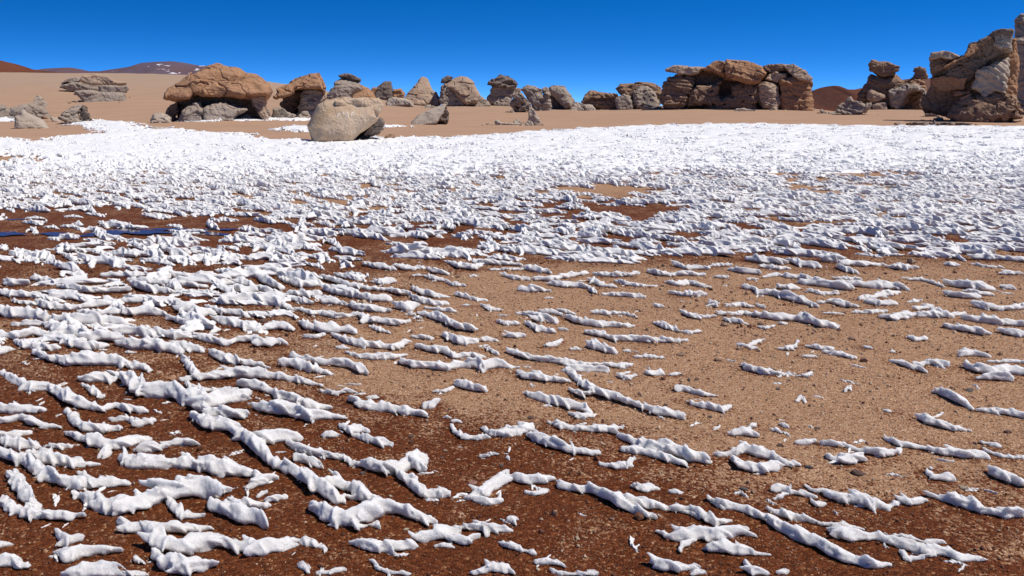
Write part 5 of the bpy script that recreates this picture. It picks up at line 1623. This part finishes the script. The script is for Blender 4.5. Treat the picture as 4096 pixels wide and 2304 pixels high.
def blade_variant(seed, vdiv):
    rng = random.Random(seed)
    n = rng.randint(3, 5)
    L = rng.uniform(0.30, 0.62)
    ang = math.radians(-33 + rng.uniform(-12, 12))
    C = []
    for i in range(n):
        t = i / (n - 1) - 0.5
        w = 0.055 * (1 - 1.5 * t * t) * rng.uniform(0.7, 1.25)
        off = rng.uniform(-0.05, 0.05)
        C.append((t * L * math.cos(ang) - off * math.sin(ang), t * L * math.sin(ang) + off * math.cos(ang), w))
    ch = [np.array(C)]
    if rng.random() < 0.6:
        b = rng.randint(0, n - 2); x, y, w = C[b]
        a2 = ang + rng.choice((-1, 1)) * rng.uniform(0.4, 1.0)
        ch.append(np.array([(x, y, w * 0.8), (x + 0.12 * math.cos(a2), y + 0.12 * math.sin(a2), w * 0.7), (x + 0.22 * math.cos(a2), y + 0.22 * math.sin(a2), w * 0.35)]))
    V, Q = snow_mesh(ch, 0.058 / vdiv, seed * 1.37 + 2, spiky=rng.uniform(0.8, 1.4), lean=rng.uniform(0.1, 0.5), zs=rng.uniform(0.8, 1.05))
    return make_mesh('snow_blade_variant', V, Q)

HI = [(blade_variant(100 + i, 5.0), SNOW_MID) for i in range(14)]
LO = [(blade_variant(200 + i, 2.6), SNOW_FAR) for i in range(10)]
rs = np.random.RandomState(5)
cand = []
for (ya, yb, cell) in ((2.2, 4.6, 0.26), (4.6, 6.8, 0.26), (6.8, 11, 0.25), (11, 16, 0.22), (16, 26, 0.22), (26, 40, 0.26), (40, 64, 0.30)):
    gx = np.arange(-1.15 * yb, 1.15 * yb, cell); gy = np.arange(ya, yb, cell)
    a, b_ = np.meshgrid(gx, gy)
    a = a.ravel() + rs.uniform(-0.45, 0.45, a.size) * cell; b_ = b_.ravel() + rs.uniform(-0.45, 0.45, b_.size) * cell
    m = np.abs(a) < 1.12 * b_
    cand.append(np.stack([a[m], b_[m]], 1))
cand = np.concatenate(cand)
cz = terrain(cand[:, 0], cand[:, 1])
cc, cu, crow = cover(cand[:, 0], cand[:, 1], cz)
o = np.zeros(len(cand))
gap = noise3(cand[:, 0] / 0.9 + cand[:, 1] / 1.6, cand[:, 1] / 0.45, o + 8.8)
mid = sstep(crow, 400, 470)
prob = cc * np.clip(1.0 - mid * np.clip(0.22 + 0.55 * (gap - 0.25), 0, 0.9), 0, 1)
fill = in_poly(cu, crow, FILL)                      # scraps between the ridges of the crowded left side
prob = np.maximum(prob, 0.36 * fill)
prob = np.where((crow > 690) & (cu < -90), 0.34, prob)      # the ridges go on beside the picture
prob = np.where((crow > 640) & (cu > 2680), np.where(crow > 1000, 0.14, 0.09), prob)
m = rs.uniform(size=len(cand)) < prob
pts = cand[m]; pz = cz[m]
row_m = crow[m]
patchy = prob[m] < 0.2
print('blades', len(pts))
near = pts[:, 1] < 17
def fields(P_, thin):
    n = len(P_)
    rot = np.zeros((n, 3)); rot[:, 2] = rs.normal(0, 0.28, n)
    rot[:, 0] = rs.normal(0, 0.08, n); rot[:, 1] = rs.normal(0, 0.08, n)
    s = rs.uniform(0.5, 1.05, n)
    s = np.where(thin, s * 0.8, s)
    scl = np.stack([s * rs.uniform(0.85, 1.25, n), s * rs.uniform(0.85, 1.15, n), s * rs.uniform(0.7, 1.1, n) * np.where(P_[:, 1] > 17, 0.95, np.where(P_[:, 1] < 7.2, 0.58, 0.88))], 1)
    return rot, scl
for nm, sel, var, lab in (('snow_blades', near, HI, 'crowded small white snow blades covering the middle of the flat'),
                          ('snow_field', ~near, LO, 'far white field of countless little snow blades before the rocks')):
    P_ = np.column_stack([pts[sel], pz[sel] - 0.005])
    rot, scl = fields(P_, patchy[sel])
    instancer(nm, P_, var, rs.randint(0, len(var), len(P_)), rot, scl, lab, 'snow')
print('snow', time.time() - T0)

# damp soil beside the melting ridges, and the crumbs that have dropped from them
SP_ = np.array(SPINE)
gme = ground.data
gco = np.zeros(len(gme.vertices) * 3, np.float32); gme.vertices.foreach_get('co', gco); gco = gco.reshape(-1, 3)
wv = np.zeros(len(gco), np.float32); gme.attributes['wet'].data.foreach_get('value', wv)
selv = np.nonzero((gco[:, 1] > 2.0) & (gco[:, 1] < 9.5) & (np.abs(gco[:, 0]) < 0.7 * gco[:, 1] + 0.5))[0]
halo = np.zeros(len(selv), np.float32)
for (x, y, r_) in SP_[SP_[:, 1] < 9.2]:
    d2_ = (gco[selv, 0] - x) ** 2 + (gco[selv, 1] - y) ** 2
    halo = np.maximum(halo, np.exp(-d2_ / (0.04 + 1.0 * r_) ** 2))
wv[selv] = np.clip(wv[selv] + 0.58 * halo, 0, 1.1)
gme.attributes['wet'].data.foreach_set('value', wv)
crs = np.random.RandomState(77)
pick = SP_[crs.randint(0, len(SP_), 340)]
ang = crs.uniform(0, 6.28, len(pick)); dist = crs.exponential(0.09, len(pick)) + pick[:, 2] * 1.1
cxy = pick[:, :2] + np.column_stack([np.cos(ang) * dist, np.sin(ang) * dist])
csz = crs.uniform(0.10, 0.28, len(pick))
instancer('snow_crumbs', np.column_stack([cxy, terrain(cxy[:, 0], cxy[:, 1]) - 0.002]), HI[:6], crs.randint(0, 6, len(pick)), np.column_stack([crs.normal(0, 0.05, (len(pick), 2)), crs.uniform(0, 6.28, len(pick))]),
          np.column_stack([csz * crs.uniform(0.35, 0.7, len(pick)), csz * crs.uniform(0.35, 0.7, len(pick)), csz * 0.5]), 'tiny crumbs of melting snow dropped beside the ridges', 'snow')
# ------------------------------------------------------------------ loose stones and gravel
def pebble_mesh(seed, sub=2, flat=0.6):
    rng = np.random.RandomState(seed)
    import bmesh
    bm = bmesh.new()
    bmesh.ops.create_icosphere(bm, subdivisions=sub, radius=1.0)
    V = np.array([v.co[:] for v in bm.verts]); F = np.array([[v.index for v in f.verts] for f in bm.faces])
    bm.free()
    s = np.array([1.0, rng.uniform(0.6, 0.9), flat * rng.uniform(0.7, 1.1)])
    for _ in range(6):                                   # flat broken faces
        n = rng.standard_normal(3); n /= np.linalg.norm(n)
        d = rng.uniform(0.55, 0.85)
        t = V @ n - d
        V = V - np.maximum(t, 0)[:, None] * n
    V = V * s
    V += 0.03 * rng.standard_normal(V.shape)
    return make_mesh('pebble', V, F, smooth=False)

def mat_stone(name, a, b_):
    m = NT(name)
    p = m.coord('Object')
    n = m.noise(p, 2.0, 5, 0.65)
    col = m.mix(m.ramp(n, [(0.35, (0, 0, 0)), (0.65, (1, 1, 1))]), a, b_)
    m.l(col, m.b.inputs['Base Color'])
    m.b.inputs['Roughness'].default_value = 0.85
    m.l(m.bump(m.noise(p, 7.0, 4, 0.7), 0.5, 0.1), m.b.inputs['Normal'])
    return m.mat
STONE = {'brown': mat_stone('stone_brown', (0.15, 0.085, 0.06), (0.10, 0.06, 0.045)), 'grey': mat_stone('stone_grey', (0.14, 0.11, 0.095), (0.09, 0.075, 0.07)),
         'pink': mat_stone('stone_pink', (0.36, 0.20, 0.14), (0.28, 0.15, 0.105)), 'pale': mat_stone('stone_pale', (0.50, 0.42, 0.30), (0.40, 0.32, 0.22)),
         'tan': mat_stone('stone_tan', (0.31, 0.20, 0.13), (0.24, 0.15, 0.10))}
stones = [(3, 440, 45, 30, 'tan', 'rounded tan stone, the largest one on the open dry gravel'), (3, 1335, 782, 45, 'brown', 'three-cornered brown stone below a thick snow ridge'), (3, 250, 188, 20, 'grey', None), (3, 302, 180, 22, 'brown', None),
          (3, 1075, 492, 22, 'brown', None), (3, 820, 240, 17, 'grey', None), (3, 2015, 870, 36, 'pale', 'large pale ribbed stone on brown gravel among snow ridges'), (3, 1392, 585, 17, 'brown', None), (3, 830, 612, 22, 'brown', None),
          (3, 1018, 746, 28, 'grey', None), (3, 602, 892, 28, 'grey', None), (3, 385, 432, 16, 'grey', None), (3, 2050, 250, 30, 'grey', None), (3, 2290, 520, 28, 'brown', None), (3, 210, 20, 22, 'tan', None),
          (2, 712, 552, 26, 'brown', None), (2, 910, 690, 15, 'grey', None), (2, 1112, 852, 34, 'pink', 'flat pinkish stone on wet gravel beside a crooked snow lump'), (2, 582, 940, 15, 'pale', None), (2, 1292, 740, 22, 'grey', None),
          (2, 405, 788, 22, 'grey', None), (2, 682, 1155, 20, 'pale', None), (2, 2440, 22, 28, 'tan', None), (2, 1482, 422, 22, 'brown', None), (2, 1000, 1240, 12, 'pale', None), (2, 2065, 825, 10, 'pale', None),
          (2, 2000, 1082, 18, 'pink', None), (2, 1525, 1415, 18, 'pale', None), (2, 1320, 1265, 8, 'pale', None), (2, 930, 645, 18, 'tan', None),
          (5, 910, 345, 18, 'brown', None), (5, 770, 412, 14, 'tan', None), (5, 2212, 716, 20, 'brown', None), (5, 1465, 557, 12, 'grey', None), (5, 242, 175, 14, 'brown', None), (5, 2440, 882, 22, 'tan', None),
          (4, 1935, 700, 36, 'brown', 'brown stone wedged between two snow ridges'), (4, 40, 702, 16, 'tan', None), (4, 1600, 655, 14, 'grey', None),
          (6, 85, 418, 16, 'brown', None), (6, 762, 676, 26, 'brown', None), (6, 732, 760, 15, 'brown', None), (6, 1256, 786, 16, 'brown', None), (6, 210, 886, 22, 'grey', None), (6, 90, 278, 20, 'brown', None), (6, 490, 525, 14, 'grey', None), (6, 195, 735, 16, 'brown', None), (6, 1165, 860, 8, 'grey', None), (6, 860, 905, 12, 'tan', None)]
peb = [pebble_mesh(40 + i, 2, 0.55) for i in range(6)]
for i, (reg, x, y, s, kind, lab) in enumerate(stones):
    ox, oy, sc = BG[reg]
    gx, gy = ground_xy(ox + x * sc, oy + (y + 0.4 * s) * sc)
    rad = s * sc / 4 * math.hypot(gy, CAMH) / FPX
    me = peb[i % 6].copy()
    ob = new_obj('loose_stone', me, STONE[kind], None, (gx, gy, tz(gx, gy) + rad * 0.22))
    ob.scale = (rad, rad, rad); ob.rotation_euler = (0.1 * math.sin(i), 0.1 * math.cos(i * 2), i * 2.4)
    w = wet_at(gx, gy)
    if lab is None:
        for nt in near_text((gx, gy), -1, ''):
            lab = f'small {kind} stone on {w} beside a {nt}'
            if lab not in used_labels:
                break
        if lab in used_labels:
            nb_ = [t.replace('snow ', '') for t in near_text((gx, gy), -1, '')]
            for b2_ in nb_[1:]:
                lab = f'small {kind} stone between a {nb_[0]} and a {b2_}'
                if lab not in used_labels:
                    break
        used_labels.add(lab)
    tag(ob, lab, 'stone', 'loose stones on the gravel')

# gravel: loose grains standing proud of the packed surface, near field
rs = np.random.RandomState(9)
N = 60000
yy = 2.35 + (rs.uniform(size=N) ** 1.5) * 6.2
xx = rs.uniform(-1, 1, N) * (0.66 * yy + 0.25)
uu, vv = project(xx, yy, np.zeros(N)); uu /= K; vv /= K
o = np.zeros(N)
w = np.zeros(N)
for p in SEMI:
    w = np.where(in_poly(uu, vv, p), 0.5, w)
for p in WET:
    w = np.where(in_poly(uu, vv, p), 1.0, w)
w = w + 0.30 * noise3(xx / 0.5, yy / 0.5, o + 2.2) + 0.12 * rs.standard_normal(N)
gsz = rs.uniform(0.0022, 0.0048, N) * (1 + 1.2 * (rs.uniform(size=N) > 0.96))
gsz *= np.clip(yy / 3.5, 0.9, 1.8)
gsz *= np.where(rs.uniform(size=N) > 0.988, rs.uniform(1.6, 3.4, N), 1.0)
def mat_grain(name, c):
    m = NT(name)
    oi = m.n('ShaderNodeObjectInfo')
    m.l(m.mix(oi.outputs['Random'], c, tuple(v * 0.6 for v in c)), m.b.inputs['Base Color'])
    m.b.inputs['Roughness'].default_value = 0.8
    return m.mat
gm = [mat_grain('grain_tan', (0.44, 0.275, 0.175)), mat_grain('grain_pale', (0.52, 0.37, 0.24)), mat_grain('grain_brown', (0.36, 0.20, 0.115)),
      mat_grain('grain_wet', (0.135, 0.044, 0.017)), mat_grain('grain_wet_red', (0.175, 0.06, 0.024)), mat_grain('grain_wet_dark', (0.09, 0.03, 0.012))]
gv = [(pebble_mesh(300 + i, 1, 0.75), gm[i]) for i in range(6)]
k = rs.randint(0, 3, N)
idx = np.where(w > 0.55, 3 + rs.randint(0, 3, N), k)
idx = np.where((w > 0.55) & (rs.uniform(size=N) > 0.972), 1, idx)
rot = rs.uniform(0, 6.28, (N, 3)) * np.array([0.15, 0.15, 1])
gz = terrain(xx, yy)
instancer('gravel', np.column_stack([xx, yy, gz + gsz * 0.3]), gv, idx, rot, np.repeat(gsz[:, None], 3, 1), 'loose coarse gravel grains strewn over the foreground ground', 'gravel')

# rubble: broken stones strewn about the feet of the rocks
rr_ = np.random.RandomState(21)
feet = []
for o_ in list(COL.objects):
    if o_.get('category') == 'rock':
        ms = [o_] if o_.type == 'MESH' else [c for c in o_.children if c.type == 'MESH']
        xy = []
        for m_ in ms:
            co = np.zeros(len(m_.data.vertices) * 3, np.float32); m_.data.vertices.foreach_get('co', co)
            co = co.reshape(-1, 3) + np.array(o_.location)
            low = co[co[:, 2] < tz(o_.location.x, o_.location.y) + 0.6]
            if len(low):
                xy.append(low[rr_.randint(0, len(low), 40), :2])
        if xy:
            xy = np.concatenate(xy)
            wid = np.ptp(xy[:, 0]) + 0.3
            feet.append(xy[rr_.randint(0, len(xy), int(np.clip(9 * wid, 8, 90)))] + rr_.normal(0, 0.25 + 0.05 * wid, (int(np.clip(9 * wid, 8, 90)), 2)))
feet = np.concatenate(feet)
fs = 0.03 + rr_.exponential(0.05, len(feet)); fs = np.minimum(fs, 0.3)
instancer('rubble', np.column_stack([feet, terrain(feet[:, 0], feet[:, 1]) + fs * 0.15]), [(pebble_mesh(500 + i, 2, 0.6), ROCK[['pale', 'grey', 'tan', 'grey', 'brown'][i]]) for i in range(5)],
          rr_.randint(0, 5, len(feet)), rr_.uniform(0, 6.28, (len(feet), 3)) * np.array([0.1, 0.1, 1]), np.repeat(fs[:, None], 3, 1) * rr_.uniform(0.7, 1.3, (len(feet), 3)),
          'broken stone rubble scattered on the sand around the rock feet', 'rubble')

# ------------------------------------------------------------------ scratched letters on the big boulder
from mathutils.bvhtree import BVHTree
face = [c for c in BOULDER.children if c.name.startswith('face')][0]
mw = np.array(BOULDER.location)
V = np.array([v.co[:] for v in face.data.vertices]) + mw
bvh = BVHTree.FromPolygons([Vector(v) for v in V], [list(p.vertices) for p in face.data.polygons])
SCR = NT('scratched_stone'); SCR.b.inputs['Base Color'].default_value = (0.74, 0.63, 0.52, 1); SCR.b.inputs['Roughness'].default_value = 0.95
def stroke(pts, width, parent):
    """a scratch: a thin ribbon laid 4 mm proud of the rock along the traced line"""
    vs, fs = [], []
    P0 = []
    for i in range(len(pts) - 1):
        a, b_ = np.array(pts[i], float), np.array(pts[i + 1], float)
        for t in np.linspace(0, 1, 7)[: (7 if i == len(pts) - 2 else 6)]:
            P0.append(a + (b_ - a) * t)
    for i, q in enumerate(P0):
        d = Vector(ray(*q)).normalized()
        loc, nrm, _, _ = bvh.ray_cast(Vector((0, 0, CAMH)), d)
        if loc is None:
            continue
        q2 = P0[min(i + 1, len(P0) - 1)] if i < len(P0) - 1 else P0[i - 1]
        d2 = Vector(ray(*q2)).normalized()
        tan = (d2 - d); side = tan.cross(d).normalized() * width * (0.75 + 0.5 * math.sin(i * 2.1) ** 2)
        p = loc - d * 0.012
        vs += [p + side, p - side, p + side + d * 0.03, p - side + d * 0.03]
    for i in range(len(vs) // 4 - 1):
        a = 4 * i
        fs += [(a, a + 1, a + 5, a + 4), (a, a + 4, a + 6, a + 2), (a + 1, a + 3, a + 7, a + 5)]
    me = bpy.data.meshes.new('scratched_letter')
    org = Vector(BOULDER.location)
    me.from_pydata([v - org for v in vs], [], fs)
    return new_obj('scratched_letter', me, SCR.mat, parent)
def lt(pts, o_=(1320, 430), s_=120 / 2576):
    return [(o_[0] + x * s_, o_[1] + y * s_) for x, y in pts]
for strokes in ([[(650, 800), (690, 620), (760, 480)], [(760, 480), (830, 600), (900, 780)]],
                [[(1130, 620), (1120, 380)], [(1120, 380), (1250, 530), (1400, 730), (1520, 880)], [(1550, 880), (1560, 700), (1530, 340)]],
                [[(1860, 780), (1850, 620), (1890, 470), (1850, 370)], [(1860, 470), (2100, 345)], [(1860, 620), (2100, 600)]]):
    for s in strokes:
        stroke(lt(s), 0.012, BOULDER)
for s in ([(500, 480), (510, 600), (570, 640), (640, 480)], [(840, 340), (850, 560), (800, 740)], [(1030, 470), (1200, 490)], [(1590, 370), (1700, 500), (1640, 600)]):
    stroke(lt(s, (1290, 500), 140 / 2576), 0.009, BOULDER)
print('done', time.time() - T0)
